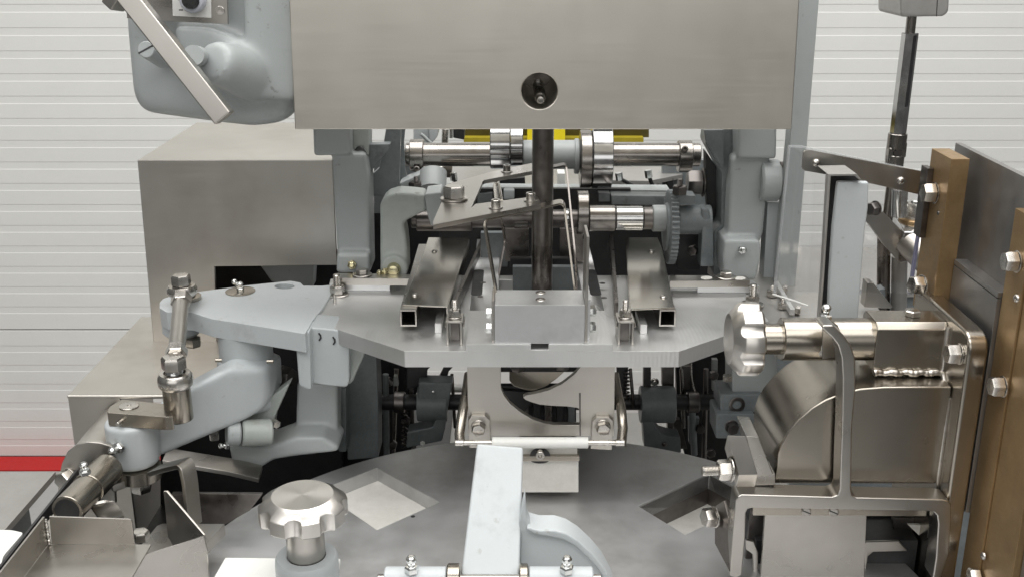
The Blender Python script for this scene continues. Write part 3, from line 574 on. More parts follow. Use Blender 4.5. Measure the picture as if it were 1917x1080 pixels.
def clevis(px, label):
    p = VZ(px, 646, ZP); t = thing('clevis_clamp', label, 'clamp', p, 'clevis clamps in front of the guide rails'); k = .068
    for sx_ in (-.82, .82):
        mb = MB(); mb.box((p.x + sx_ - .12, p.y - .1, ZP + .02), (p.x + sx_ + .12, p.y + 3.4, ZP + 3.0)); part('cheek', mb, 'brushed_steel', t, .05)
    mb = MB(); mb.box((p.x - 1.05, p.y + .2, ZP + 2.75), (p.x + 1.05, p.y + 3.0, ZP + 3.05)); mb.box((p.x - 1.2, p.y + .4, ZP + 2.1), (p.x - .96, p.y + 2.8, ZP + 2.76)); mb.box((p.x + .96, p.y + .4, ZP + 2.1), (p.x + 1.2, p.y + 2.8, ZP + 2.76)); part('saddle', mb, 'brushed_steel', t, .12)
    mb = MB(); mb.box((p.x - .55, p.y + 1.5, ZP + .03), (p.x + .55, p.y + 2.4, ZP + 2.7)); part('tongue', mb, 'dark_steel', t, .05)
    bolt(t, (p.x, p.y + 1.5, ZP + 3.05), UP, 1.35, wr=.85, stud=.8)
clevis(851, 'small steel clevis clamp with stud and nut in front of the left guide rail')
clevis(1171, 'small steel clevis clamp with stud and nut in front of the right guide rail')

# ================================================================== CENTRE BLOCK
t = thing('guide_block', 'bright aluminium block with two screws at the front of the aluminium plate', 'block', V(1010, 642, 124))
z0 = zr; p = VZ(926, 643, z0); y0 = p.y; xb0, xb1 = VZ(926, 643, z0).x, VZ(1094, 643, z0).x; zt = V(1010, 571, y0).z
mb = MB(); mb.box((xb0, y0, z0 + .01), (xb1, y0 + 5.6, zt)); part('block', mb, 'block_alu', t, .07)
for y in (548, 561): csk(t, VZ(1012, y, zt), UP, 1.25, 'bolt_steel')
mb = MB(); mb.box((xb0 - .34, y0 + .3, z0 + .01), (xb0 - .02, y0 + 5.4, zt + .4)); part('side_strip', mb, 'brushed_steel', t, .04)
mb = MB(); mb.box((xb1 + .02, y0 + .3, z0 + .01), (xb1 + .34, y0 + 5.4, zt + 8.2)); part('side_strip', mb, 'brushed_steel', t, .04)
mb = MB(); mb.box((xb1 + .34, y0 + 1.0, z0 + .01), (xb1 + .7, y0 + 7.4, zt + .3)); part('side_strip', mb, 'block_alu', t, .04)
for x, sx_, ys in ((xb0 - .34, -1, ((1.2, 3.4), (1.0, 1.6))), (xb1 + .7, 1, ((2.0, 3.4), (1.6, 1.5)))):
    for dy, dz in ys: bolt(t, (x, y0 + dy, z0 + dz), (sx_, 0, 0), 1.15, mat_='zinc')
t = thing('drop_chute', 'dark chute plates in the opening behind the aluminium block', 'chute', (XA, 145, ZP - 6))
for x0, x1, y0_, y1_, Y, m_ in ((945, 990, 428, 490, 153, 'rod_steel'), (1048, 1092, 428, 490, 153, 'rod_steel'), (960, 1000, 500, 545, 147, 'oily_shaded_paint'), (1034, 1078, 500, 545, 147, 'oily_shaded_paint'), (900, 950, 436, 500, 156, 'oily_shaded_paint'), (955, 1080, 484, 500, 150, 'black_and_shade')):
    mb = MB(); mb.pY([(x0, y0_), (x1, y0_), (x1, y1_), (x0, y1_)], Y, 1.2); part('chute_plate', mb, m_, t, .08)
mb = MB(); mb.box((XA - 15, 167, ZP - 12), (XA + 15, 168, 120.5)); part('back_plate', mb, 'black_and_shade', t, .05)  # black sheet added so the opening does not show bright behind
mb = MB(); mb.box((XA - 5.6, 131, ZP - 7.0), (XA + 6.1, 150, ZP - 6.5)); part('floor_plate', mb, 'black_and_shade', t, .05)
mb = MB(); mb.lathe((XA, 139, ZP - 1.2), UP, [(2.9, 0), (2.9, .5), (2.5, .7), (1.5, .7), (1.5, 0)], 32); part('bush', mb, 'shaft_steel', t, 0)

# ================================================================== UNDER THE PLATE
YH = 124.5
t = thing('hanging_frame', 'grey steel frame with a large curved cut-out hanging under the aluminium plate', 'frame', V(1010, 815, YH))
cut = q('b5', 465, -60, 465, 270, 500, 360, 570, 450, 680, 540, 820, 625, 950, 670, 1060, 687, 1350, 690, 1358, 520, 1320, 495, 1200, 480, 1060, 475, 900, 460, 800, 430, 740, 405, 715, 380, 740, 358, 850, 340, 1000, 300, 1150, 230, 1280, 130, 1360, 40, 1400, -60)
mb = MB(); mb.pY(q('b5', 85, -70, 1745, -70, 1735, 810, 100, 808), YH, .9, [cut]); part('face_plate', mb, 'casing_steel', t, .05)
mb = MB(); mb.pY(q('b5', 560, -70, 1330, -70, 1215, 60, 1080, 180, 960, 260, 830, 305, 760, 300, 610, 255, 560, 190), YH + 7, .8); part('rear_plate', mb, 'warm_steel', t, .05)
mb = MB(); mb.pY(q('b5', 1340, 330, 1362, 330, 1362, 810, 1348, 810), YH - .06, .05); part('seam', mb, 'dark_steel', t, 0)
for x, y in q('b5', 650, 55, 1150, 45): bolt(t, V(x, y - 10, YH + 6), (0, 0, -1), 1.6, mat_='dark_steel')
for pts, c in ((q('b5', 100, 640, 135, 585, 285, 585, 340, 635, 350, 945, 115, 945), (215, 710)), (q('b5', 1490, 650, 1540, 605, 1680, 605, 1728, 650, 1708, 968, 1472, 955), (1610, 705))):
    mb = MB(); mb.pY(pts, YH - .7, .68); part('tab', mb, 'casing_steel', t, .05)
    bolt(t, V(*q1('b5', *c), YH - .7), TOCAM, 1.55, wr=.95, mat_='bolt_steel')
for i in range(5):
    mb = MB(); x = 700 + i * 130; mb.pY(q('b5', x, 380, x + 75, 380, x + 75, 720, x, 720), YH + 14, 2); part('rear_bar', mb, ('dark_steel', 'black_and_shade', 'rod_steel', 'black_and_shade', 'oily_shaded_paint')[i], t, .1)
mb = MB(); mb.pY(q('b5', 470, 300, 900, 330, 720, 560, 560, 460), YH + 12, 1); part('rear_web', mb, 'black_and_shade', t, .05)
mb = MB(); mb.pY(q('b5', 450, 250, 1310, 250, 1310, 800, 450, 800), YH + 18, 1); part('shade_screen', mb, 'black_and_shade', t, .05)  # black sheet added so the gaps in the cut-out stay dark
t = thing('roller', 'white plastic roller on a steel axle below the hanging frame', 'roller', V(1010, 838, 121.5))
k = cm(1010, 828, 121.5); z = V(1010, 828, 121.5).z; X_ = lambda px: (px - CX) * k
mb = MB(); mb.tube((X_(921), 121.5, z), (X_(1101), 121.5, z), 10.5 * k, seg=28, ch=.06); part('sleeve', mb, 'white_plastic', t, 0)
mb = MB(); mb.tube((X_(862), 121.5, z), (X_(1168), 121.5, z), 5.2 * k, seg=20, ch=.05); part('axle', mb, 'bolt_steel', t, 0)
for x0, x1 in ((852, 868), (1152, 1169)):
    mb = MB(); mb.tube((X_(x0), 121.5, z), (X_(x1), 121.5, z), 6.6 * k, seg=20, ch=.05); part('retaining_ring', mb, 'bolt_steel', t, 0)
for a, b, lab in (((851, 832), (868, 700), 'left'), ((1162, 832), (1148, 700), 'right')):
    mb = MB()
    if lab == 'left': mb.pipe([V(862, 833, 121.8), V(860, 812, 122.5), V(866, 770, 124), V(874, 730, 127), V(878, 700, 129)], .62, 14)
    else: mb.pipe([V(1163, 833, 121.8), V(1166, 800, 122.5), V(1163, 765, 124), V(1156, 735, 127), V(1150, 700, 129)], .62, 14)
    solo('bent_tube', f'thin brown-grey tube running up from the {lab} end of the white roller', 'tube', mb, 'warm_steel', 0)
t = thing('slide_block', 'pale steel block with a half-round notch standing on the turntable behind the painted front lever', 'block', V(1030, 920, 122))
mb = MB(); mb.pY([(972, 862), (1083, 862), (1083, 921), (972, 921)], 122.4, 5); part('lower_block', mb, 'hatch_plate', t, .06)
mb = MB(); mb.pY([(972, 839), (1081, 839), (1081, 853), (972, 853)], 122.4, 5); part('upper_block', mb, 'hatch_plate', t, .06)
mb = MB(); mb.pY([(970, 853.5), (1085, 853.5), (1085, 863), (970, 863)], 121.8, 5); part('lip', mb, 'warm_steel', t, .1)
for yy, ry in ((853, 17), (863, 9)):
    mb = MB(); c = V(1011, yy, 121.75); kk = cm(1011, yy, 122)
    pts = [(c.x + 19 * kk * math.cos(a), c.y, c.z + (ry * kk * math.sin(a) if yy < 860 else -ry * kk * math.sin(a))) for a in [math.pi * i / 16 for i in range(17)]]
    mb.prism([pts], (0, .05 if yy < 860 else .7, 0)) if yy < 860 else mb.prism([[p + Vector((0, .58, 0)) for p in map(Vector, pts)]], (0, .05, 0)); part('notch', mb, 'black_and_shade', t, 0)
capscrew(t, V(1011, 847, 121.7), TOCAM, 1.1)
# cross shaft and levers under the plate
YU = 150.
t = thing('lower_cross_shaft', 'dark oily cross shaft with clamp hubs under the aluminium plate', 'shaft', V(1000, 770, YU))
seg_x(t, 'shaft', 700, 1350, 752, 15, 'black_and_shade', YU)
seg_x(t, 'collar', 738, 758, 752, 20, 'dark_steel', YU); seg_x(t, 'collar', 1286, 1308, 752, 20, 'dark_steel', YU)
seg_x(t, 'hub', 782, 838, 755, 33, 'oily_shaded_paint', YU - 1); seg_x(t, 'hub', 1198, 1262, 756, 35, 'oily_shaded_paint', YU - 1)
seg_x(t, 'rear_tube', 838, 876, 727, 7, 'white_plastic', YU + 12)
t = thing('lower_lever', 'dark lever with a painted foot under the left side of the aluminium plate', 'lever', V(800, 840, 146), 'dark levers on the lower cross shaft')
mb = MB(); mb.pY(q('a6', 800, 370, 1115, 375, 1080, 560, 1045, 800, 1020, 910, 690, 975, 700, 830, 830, 800, 930, 780, 955, 720, 940, 690, 870, 690, 800, 640), 147, 3); part('arm', mb, 'oily_shaded_paint', t, .25, 3)
mb = MB(); mb.pY(q('a6', 690, 200, 930, 215, 880, 260, 875, 380, 800, 400, 690, 450), 149, 2); part('web', mb, 'black_and_shade', t, .2)
mb = MB(); mb.pY(q('a6', 1045, 218, 1130, 218, 1080, 270, 1055, 370, 965, 372, 1010, 290), 150, 1.2); part('curved_link', mb, 'black_and_shade', t, .1)
mb = MB(); mb.lathe(V(*q1('a6', 840, 925), 146.9), TOCAM, [(.36, 0), (.36, .2), (.3, .25), (.16, .25), (.14, .1), (0, .1)], 20); part('grease_fitting', mb, 'white_plastic', t, 0)
dome(t, V(*q1('a6', 1085, 338), 152), TOCAM, 1.0); dome(t, V(*q1('a6', 935, 455), 146.9), TOCAM, .6, 'zinc')
t = thing('lower_lever', 'dark lever with round hub under the right side of the aluminium plate', 'lever', V(1235, 840, 146), 'dark levers on the lower cross shaft')
mb = MB(); mb.pY(q('a7', 1000, 600, 1090, 560, 1100, 690, 1115, 730, 1160, 770, 1230, 790, 1320, 800, 1330, 935, 1020, 900, 1010, 760), 147, 3); part('arm', mb, 'oily_shaded_paint', t, .2)
mb = MB(); mb.pY(q('a7', 1015, 150, 1075, 150, 1075, 640, 1010, 660), 149, 1.5); part('upright', mb, 'black_and_shade', t, .1)
mb = MB(); mb.pY(q('a7', 1165, 150, 1270, 150, 1265, 800, 1215, 800, 1210, 420, 1170, 380), 150, 1.5); part('upright', mb, 'dark_steel', t, .1)
mb = MB(); mb.pY(q('a7', 785, 150, 888, 150, 865, 450, 790, 430), 149, 1.2); part('chain_strand', mb, 'black_and_shade', t, .1)
dome(t, V(*q1('a7', 1188, 858), 146.8), TOCAM, .8, 'dark_steel'); dome(t, V(*q1('a7', 1105, 335), 152), TOCAM, 1.3, 'bolt_steel')
t = thing('inner_frame', 'added black backing plates that darken the interior, and rods, hidden under the aluminium plate', 'frame', (XA, 155, 76))
mb = MB(); mb.pY([(640, 640), (800, 640), (797, 700), (775, 745), (772, 880), (640, 880)], 158, 1.5); part('side_plate', mb, 'black_and_shade', t, .1)  # black side plates added so the interior under the plate reads dark
mb = MB(); mb.pY([(1264, 640), (1440, 640), (1440, 880), (1290, 880), (1268, 800)], 156, 1.5); part('side_plate', mb, 'black_and_shade', t, .1)
mb = MB(); mb.pY([(480, 600), (640, 600), (640, 960), (300, 960), (300, 790)], 152, 1.5); part('side_plate', mb, 'black_and_shade', t, .1)
for p_, m_ in ((q('a7', 1330, 200, 1410, 200, 1400, 400, 1330, 400), 'dark_steel'), (q('a7', 1590, 150, 1638, 150, 1630, 410, 1590, 410), 'worn_paint'), (q('a7', 1390, 640, 1485, 640, 1440, 900, 1395, 850), 'oily_shaded_paint'), (q('a7', 1255, 650, 1320, 650, 1380, 900, 1300, 900), 'dark_steel'), (q('a6', 575, 310, 605, 310, 618, 405, 570, 405), 'worn_paint'), (q('a6', 400, 160, 425, 160, 430, 360, 405, 350), 'mid_paint'), (q('a6', 440, 600, 490, 600, 440, 760, 430, 720), 'oily_shaded_paint')):
    mb = MB(); mb.pY(p_, 152, 1); part('rod_plate', mb, m_, t, .08)
mb = MB(); mb.pipe(bend([V(*q1('a7', x, y), 151) for x, y in ((1415, 180), (1415, 300), (1440, 400), (1500, 500), (1560, 570))], 1), .12, 8); part('wire', mb, 'bolt_steel', t, 0)
mb = MB(); mb.box((1 + V(1372, 700, 151).x, 150, 92), (2 + V(1372, 700, 151).x, 151, 106)); part('bar', mb, 'dark_steel', t, .1)
t = thing('frame_post', 'dark blue-grey painted post behind the turntable, below the left of the aluminium plate', 'post', V(677, 865, 143))
mb = MB(); mb.pY(q('a6', 125, 60, 415, 130, 430, 500, 435, 1060, 150, 1085, 135, 500), 143, 5); part('post', mb, 'oily_shaded_paint', t, .2)
mb = MB(); mb.pY(q('a6', -40, 560, 45, 420, 135, 420, 140, 1010, 70, 1010), 139, 4); part('side_rib', mb, 'oily_shaded_paint', t, .2)
t = thing('clamp_bracket', 'grey painted clamp blocks with socket screw, behind the right star knob', 'bracket', V(1390, 815, 132))
mb = MB(); mb.pY(q('a7', 1755, 90, 2140, 90, 2140, 430, 1755, 430), 132, 5); part('upper_block', mb, 'grey_paint', t, .3)
mb = MB(); mb.pY(q('a7', 1655, 440, 2010, 440, 2010, 595, 1655, 600), 131, 5); part('middle_block', mb, 'oily_shaded_paint', t, .3)
mb = MB(); mb.pY(q('a7', 1620, 605, 1950, 605, 1960, 820, 1620, 815), 130, 5); part('lower_block', mb, 'oily_shaded_paint', t, .3)
mb = MB(); mb.lathe(V(*q1('a7', 1797, 525), 131), TOCAM, [(1.05, -.3), (1.05, .1), (.95, .15), (.62, .15), (.6, -.25), (0, -.25)], 28); part('socket_screw', mb, 'dark_steel', t, 0)
bolt(t, V(*q1('a7', 1752, 708), 130), TOCAM, 1.5, wr=.9, mat_='dark_steel')
bolt(t, V(1362, 712, 130), (0, 0, 1), 1.2, mat_='bolt_steel')
t = thing('side_deck', 'flat grey deck strip with bolts right of the aluminium plate', 'deck', V(1480, 590, 140))
mb = MB(); mb.prism([[(XA + 28.6, 124, ZP - .3), (XA + 45, 128, ZP - .3), (XA + 45, 158, ZP - .3), (XA + 26, 158, ZP - .3), (XA + 28.6, 150, ZP - .3)]], (0, 0, -2)); part('deck', mb, 'bench_grey', t, .1)
mb = MB(); mb.prism([[VZ(*q1('b6', 205, 600), ZP), VZ(*q1('b6', 380, 900), ZP), VZ(*q1('b6', 330, 900), ZP), VZ(*q1('b6', 160, 600), ZP)]], (0, 0, .8)); part('fence_strip', mb, 'milled_alu', t, .05)
for x, y, s_ in ((140, 700, 1.4), (250, 830, 1.2)): bolt(t, VZ(*q1('b6', x, y), ZP - .2), UP, s_, stud=.6)
for x, y in ((250, 630), (385, 850)): bolt(t, VZ(*q1('b6', x, y), ZP + .3), (1, -.4, 0), 1.1)
mb = MB(); mb.pipe([VZ(*q1('b6', 150, 680), ZP + 1.2), VZ(*q1('b6', 330, 735), ZP + 1.0), VZ(*q1('b6', 520, 802), ZP + .4)], .14, 8); part('cable_tie', mb, 'white_plastic', t, 0)


t = thing('trip_linkage', 'thin dark rods, springs and stop screws in the shadow left under the aluminium plate', 'rods', (-16, 152, 84))
for x0, y0, x1, y1, r_, m_, Y in ((742, 690, 736, 850, .35, 'shaft_steel', 153), (768, 690, 775, 845, .3, 'dark_steel', 151), (722, 700, 724, 860, .45, 'oily_shaded_paint', 150), (790, 800, 770, 850, .3, 'shaft_steel', 149), (846, 700, 852, 800, .25, 'dark_steel', 150)):
    mb = MB(); mb.tube(V(x0, y0, Y), V(x1, y1, Y), r_, seg=14); part('rod', mb, m_, t, 0)
for x, y in ((728, 712), (760, 785), (735, 830)): bolt(t, V(x, y, 151), TOCAM, 1.3, mat_='dark_steel')
mb = MB(); mb.pipe([V(757 + 5 * math.cos(i * .9), 770 + i * 1.15, 150 + .45 * math.sin(i * .9)) for i in range(60)], .12, 6); part('spring', mb, 'shaft_steel', t, 0)
t = thing('trip_linkage', 'thin dark rods and a coil spring in the shadow right under the aluminium plate', 'rods', (25, 152, 84))
for x0, y0, x1, y1, r_, m_, Y in ((1276, 690, 1280, 800, .3, 'shaft_steel', 151), (1322, 690, 1318, 860, .4, 'dark_steel', 152), (1296, 770, 1300, 850, .5, 'oily_shaded_paint', 150), (1180, 690, 1186, 760, .25, 'dark_steel', 148)):
    mb = MB(); mb.tube(V(x0, y0, Y), V(x1, y1, Y), r_, seg=14); part('rod', mb, m_, t, 0)
for x, y in ((1335, 700), (1310, 800), (1330, 845)): bolt(t, V(x, y, 150), TOCAM, 1.3, mat_='dark_steel')
mb = MB(); mb.pipe([V(1173 + 5 * math.cos(i * .9), 692 + i * 1.0, 149 + .45 * math.sin(i * .9)) for i in range(60)], .12, 6); part('spring', mb, 'dark_steel', t, 0)
t = thing('hose_bundle', 'dark hoses with fittings between the cam shaft and the lower drive shaft', 'hoses', V(1000, 380, 176))
for pts in (((1160, 335), (1190, 350), (1205, 375), (1200, 400)), ((1215, 330), (1222, 350), (1240, 372), (1245, 395)), ((850, 335), (862, 360), (858, 395), (870, 420)), ((812, 330), (822, 350), (830, 372), (828, 395)), ((1010, 340), (1040, 352), (1060, 350), (1078, 360))):
    mb = MB(); mb.pipe(bend([V(x, y, 174) for x, y in pts], 1), .32, 10); part('hose', mb, 'black_plastic', t, 0)
for x, y in ((1160, 338), (1215, 333), (850, 338)):
    mb = MB(); mb.tube(V(x, y, 174), V(x - 2, y - 14, 174), .6, seg=6); part('fitting', mb, 'zinc', t, 0)

# ================================================================== TURNTABLE
ZD = 91.
t = thing('turntable', 'large round grey steel turntable disc with square openings', 'turntable', (XA, 97.8, ZD - 3.2))
o = [(XA + 42.4 * math.cos(2 * math.pi * i / 160), 97.8 + 42.4 * math.sin(2 * math.pi * i / 160), ZD) for i in range(160)]
h1 = [VZ(x, y, ZD) for x, y in ((706, 875), (822, 939), (706, 991), (598, 917))]
h2 = [VZ(x, y, ZD) for x, y in ((1195, 946), (1328, 885), (1420, 935), (1283, 1000))]
h1 = [Vector(p) for p in h1]; h2 = [Vector(p) for p in h2]
mb = MB(); mb.prism([o, h1, h2], (0, 0, -2.4)); part('disc', mb, 'disc_steel', t, .1)
mb = MB(); c = sum(h1, Vector()) / 4; mb.prism([[c + (p - c) * .995 + Vector((0, 0, -1.9)) for p in h1]], (0, 0, -.4)); part('insert_plate', mb, 'hatch_plate', t, 0)
for i in range(4):
    mb = MB(); a, b = h2[i], h2[(i + 1) % 4]; c = sum(h2, Vector()) / 4; nn = (((a + b) / 2) - c).normalized() * .3
    mb.prism([[a, b, b + nn, a + nn]], (0, 0, 0)) if 0 else mb.prism([[a + Vector((0, 0, -.3)), b + Vector((0, 0, -.3)), b + nn + Vector((0, 0, -.3)), a + nn + Vector((0, 0, -.3))]], (0, 0, -6.2)); part('pocket_wall', mb, 'dark_steel', t, 0)
mb = MB(); mb.prism([[p + Vector((0, 0, -4.6)) for p in h2]], (0, 0, -.4)); part('pocket_floor', mb, 'hatch_plate', t, 0)
mb = MB(); mb.lathe(VZ(773, 966, ZD), UP, [(.28, .002), (.28, .012), (0, .012)], 16); part('drill_hole', mb, 'black_and_shade', t, 0)
mb = MB(); mb.tube((XA, 97.8, 73), (XA, 97.8, ZD - 2.4), 9); part('hub', mb, 'dark_steel', t, 0)
# ================================================================== FRONT LEVER
t = thing('front_lever', 'pale grey painted lever standing up at the bottom centre, with a curved web', 'lever', V(920, 1080, 92))
fq = [V(893, 829, 104), V(980, 836, 104), V(972, 1100, 93), V(860, 1100, 93)]
nn = (fq[1] - fq[0]).cross(fq[3] - fq[0]).normalized(); nn = nn if nn.y > 0 else -nn
mb = MB(); mb.prism([fq], nn * 4.2); part('arm', mb, 'lit_paint', t, .28, 3)
web = q('a8', 745, 440, 775, 300, 785, 400, 800, 445, 850, 470, 930, 470, 990, 488, 1050, 525, 1120, 590, 1180, 660, 1230, 760, 745, 760)
mb = MB(); mb.pY(web, 97.5, 2.2); part('web', mb, 'lit_paint', t, .4, 3)
mb = MB(); mb.pY(q('a8', 790, 455, 850, 472, 930, 472, 990, 490, 1050, 527, 1120, 592, 1180, 662, 1235, 765, 1205, 765, 1150, 672, 1095, 612, 1030, 552, 970, 520, 900, 505, 830, 495, 780, 470), 96.9, 3.2); part('web_rim', mb, 'lit_paint', t, .3, 3)
t = thing('pivot_shaft', 'horizontal pivot with painted clamps and two grease nipples at the bottom edge', 'pivot', V(910, 1085, 92))
k = cm(910, 1080, 93); z = V(910, 1088, 93).z; X_ = lambda px: (px - CX) * k
mb = MB(); mb.tube((X_(706), 93, z), (X_(1126), 93, z), 14 * k, ch=.08); part('axle', mb, 'brushed_steel', t, 0)
for x0, x1, m_, r_ in ((720, 836, 'lit_paint', 28), (990, 1110, 'lit_paint', 28), (837, 862, 'warm_steel', 34), (972, 989, 'warm_steel', 34)):
    mb = MB(); mb.tube((X_(x0), 93, z), (X_(x1), 93, z), r_ * k, ch=.12, seg=40); part('clamp' if m_ == 'lit_paint' else 'spacer', mb, m_, t, 0)
for x in (772, 1060): nipple(t, Vector((X_(x), 92.6, z + 27 * k)), (0, -.1, 1), 1.55)

# ================================================================== STAR KNOB ON THE LEFT
kn = V(566, 925, 98); kk = cm(566, 930, 98)
t = thing('star_knob', 'turned steel star knob facing up at the lower left, on a painted post', 'knob', kn - Vector((0, 0, 7)), 'turned steel star knobs')
mb = MB(); lobed(mb, Matrix.Identity(4), 83 * kk, 2.7, 8); me = finish(mb, Vector(), 0, 1, 30); me.materials.append(M['turned_steel']); put('knob_head', me, t, kn - Vector((0, 0, 2.7)), UP, 1, .35)
mb = MB(); mb.lathe(kn - Vector((0, 0, 7.2)), UP, [(34 * kk, 0), (36 * kk, .3), (36 * kk, 5)], 40); part('stem', mb, 'brushed_steel', t, 0)
for a in (-1.9, -.4):
    mb = MB(); K = Matrix.Translation(kn - Vector((0, 0, 5.6))) @ Matrix.Rotation(a, 4, 'Z'); mb.X = K; mb.box((-.7, -.05, -1.2), (.7, .05, .3)); 
    mb.bm.free()
c = kn - Vector((0, 0, 7.0)); R = 60 * kk
t = thing('knob_post', 'round grey painted post under the upward-facing star knob', 'post', c - Vector((0, 0, 7)))
mb = MB(); mb.lathe(c - Vector((0, 0, 9)), UP, [(R, 0), (R, 8.3), (R * .985, 8.75), (R * .94, 9), (R * .62, 9), (R * .6, 8.6), (0, 8.6)], 48); part('post', mb, 'mid_paint', t, 0)
mb = MB(); mb.pZ([(422, 1043), (637, 1045), (625, 1110), (395, 1090)], 96, .6); solo('white_sheet', 'white flat sheet under the painted knob post at the bottom edge', 'sheet', mb, 'white_plastic', .04)

# ================================================================== LEFT SWING ARM
ZA = 112.2
t = thing('swing_arm', 'flat grey painted swing arm with an oval hole, left of the aluminium plate', 'arm', VZ(464, 600, ZA - 6))
arm = [(299, 576), (299, 566), (305, 559), (322, 553), (392, 543)] + q('a1', 1200, 185, 1500, 154, 1560, 165, 1580, 185, 1700, 185, 1790, 175, 1700, 330, 1640, 400, 1590, 487, 1300, 440, 1000, 393, 870, 352, 760, 350) + [(312, 584)]
mb = MB(); mb.pZ(arm, ZA, 2.5, [circ(*q1('a1', 1460, 188), 18.5, 5.2, 24)]); part('plate', mb, 'lit_paint', t, .35, 3)
e = VZ(336, 566, ZA); mb = MB(); mb.lathe(e - Vector((0, 0, 4.4)), UP, [(2.2, 0), (2.55, .4), (2.6, 3.9), (2.45, 4.38), (0, 4.38)], 32); part('end_boss', mb, 'lit_paint', t, 0)
c = VZ(450, 546, ZA); mb = MB(); mb.lathe(c, UP, [(2.0, .0), (2.0, .12), (1.9, .16), (.5, .16)], 32); part('washer', mb, 'warm_steel', t, 0)
nipple(t, c + Vector((0, 0, .15)), (.1, -.1, 1), 1.1); nipple(t, c + Vector((.05, 0, .75)), (-.75, -.25, .8), 1.15)
mb = MB(); mb.pY(q('a1', 1525, 500, 1620, 470, 1630, 840, 1600, 842, 1550, 815), 126.5, 4); part('end_rib', mb, 'mid_paint', t, .3)
bolt(t, VZ(*q1('a1', 880, 512), ZA - 4.4), (0, 0, -1), 1.9, mat_='warm_steel')
mb = MB(); c0 = VZ(464, 566, ZA - 2.4); mb.lathe(((464 - CX) * .0702, 133, ZA - 9.0), UP, [(3.8, 0), (3.5, 1.4), (3.4, 6.6)], 40); part('neck', mb, 'mid_paint', t, 0)
t = thing('clamp_block', 'grey painted square block bolted under the left corner of the aluminium plate', 'block', V(620, 720, 128))
mb = MB(); mb.pY(q('a1', 1620, 445, 1870, 470, 1870, 800, 1850, 826, 1720, 815, 1632, 800), 128, 5); part('block', mb, 'mid_paint', t, .25, 3)
mb = MB(); mb.pY(q('a6', 145, 30, 320, 90, 270, 200, 200, 360, 160, 400, 145, 200), 129.5, 4); part('side_ear', mb, 'worn_paint', t, .3)
for x, y in ((160, 800), (270, 830)):
    mb = MB(); mb.pipe([V(*q1('a4', x + dx, y + dy), 127.9) for dx, dy in ((-8, -40), (6, -20), (8, 0), (-4, 18))], .11, 8); part('paint_run', mb, 'black_and_shade', t, 0)

t = thing('bell_crank', 'thick grey painted bell crank arm sloping down to the left', 'arm', V(350, 880, 120))
bc = [(262, 790), (300, 756), (363, 722), (425, 690), (500, 690), (503, 745), (490, 770), (455, 790), (400, 813), (345, 836), (300, 856), (262, 862)]
mb = MB(); mb.prism([[V(x, y, 119 + (x - 262) * .042) for x, y in bc]], (.8, 6.0, 0)); G = [(mb, .7, 3)]
mb = MB(); mb.lathe(((464 - CX) * .0702, 133, 99.2), UP, [(3.2, 0), (3.8, .5), (3.85, 6.4), (3.6, 7.0), (1, 7.0)], 44); G.append((mb, 0, 1))
zb = V(250, 884, 116.6).z; zt_ = V(250, 802, 116.6).z; k = cm(250, 840, 119.2); cx_ = (251 - CX) * k
mb = MB(); mb.lathe((cx_, 119.2, zb), UP, [(41 * k, 0), (45 * k, .35), (47.5 * k, zt_ - zb - .3), (45 * k, zt_ - zb)], 44); G.append((mb, 0, 1)); cast('arm', G, 'lit_paint', t, .26, 9)
nipple(t, Vector((cx_ - .3, 116.0, zb + 3.7)), (-.45, -1, .05), 1.55)
for x, y in ((1045, 655), (1370, 662)):
    mb = MB(); p = V(*q1('a1', x, y), 126); mb.tube(p - Vector((.4, 0, 0)), p + Vector((.4, 0, 0)), .24, seg=14); part('pin', mb, 'warm_steel', t, 0)
t = thing('link_lever', 'flat steel lever with a round bushing on top of the bell crank end', 'lever', Vector((cx_, 120, zt_)))
zl = zt_ + 1.75; 
mb = MB(); mb.pZ(rnd(q('a1', 335, 985, 355, 945, 430, 900, 720, 930, 760, 1010, 700, 1012), 4), zl, 1.7); part('lever', mb, 'warm_steel', t, .1)
mb = MB(); mb.lathe(VZ(*q1('a1', 478, 945), zl), UP, [(1.15, 0), (1.15, .1), (1.05, .14), (.25, .14), (.2, .02), (0, .02)], 28); part('pin_head', mb, 'bolt_steel', t, 0)
p = VZ(*q1('a1', 430, 995), zl); p.z = zl - .85; mb = MB(); mb.tube(p + Vector((.2, 1, 0)), p - Vector((.35, .75, .12)), .3, seg=14, ch=.05); part('roll_pin', mb, 'bolt_steel', t, 0)
k = cm(334, 765, 119.5); xb = (334 - CX) * k; zb0 = V(336, 797, 117.5).z; zb1 = V(336, 737, 117.5).z
mb = MB(); mb.lathe((xb, 119.5, zb0), UP, [(25 * k, 0), (26 * k, .1), (25.5 * k, zb1 - zb0), (10 * k, zb1 - zb0)], 36); part('bushing', mb, 'warm_steel', t, 0)
t = thing('tie_rod', 'steel tie rod with ball joint ends linking swing arm and bell crank', 'rod', (xb, 119.5, zb1))
mb = MB(); c = Vector((xb, 119.5, zb1 + .95)); mb.lathe(c - Vector((0, 0, .95)), UP, [(1.35, 0), (1.75, .05), (2.0, .35), (2.08, .95), (2.0, 1.5), (1.75, 1.85), (1.3, 1.9), (1.2, 1.6)], 36); part('rod_eye', mb, 'bolt_steel', t, 0)
mb = MB(); mb.lathe(c + Vector((0, 0, .6)), UP, [(1.1, 0), (1.0, .6), (.8, .8)], 28); part('ball', mb, 'chrome', t, 0)
bolt(t, c + Vector((0, 0, 1.4)), UP, 2.5, roll=.1)
top = VZ(342, 556, ZA + 1.2) + Vector((0, 0, .9)); low = c + Vector((.05, .9, 2.4)); d = (top - low)
mb = MB(); mb.tube(low + d * .10, low + d * .80, 1.0, seg=28); part('rod', mb, 'brushed_steel', t, 0)
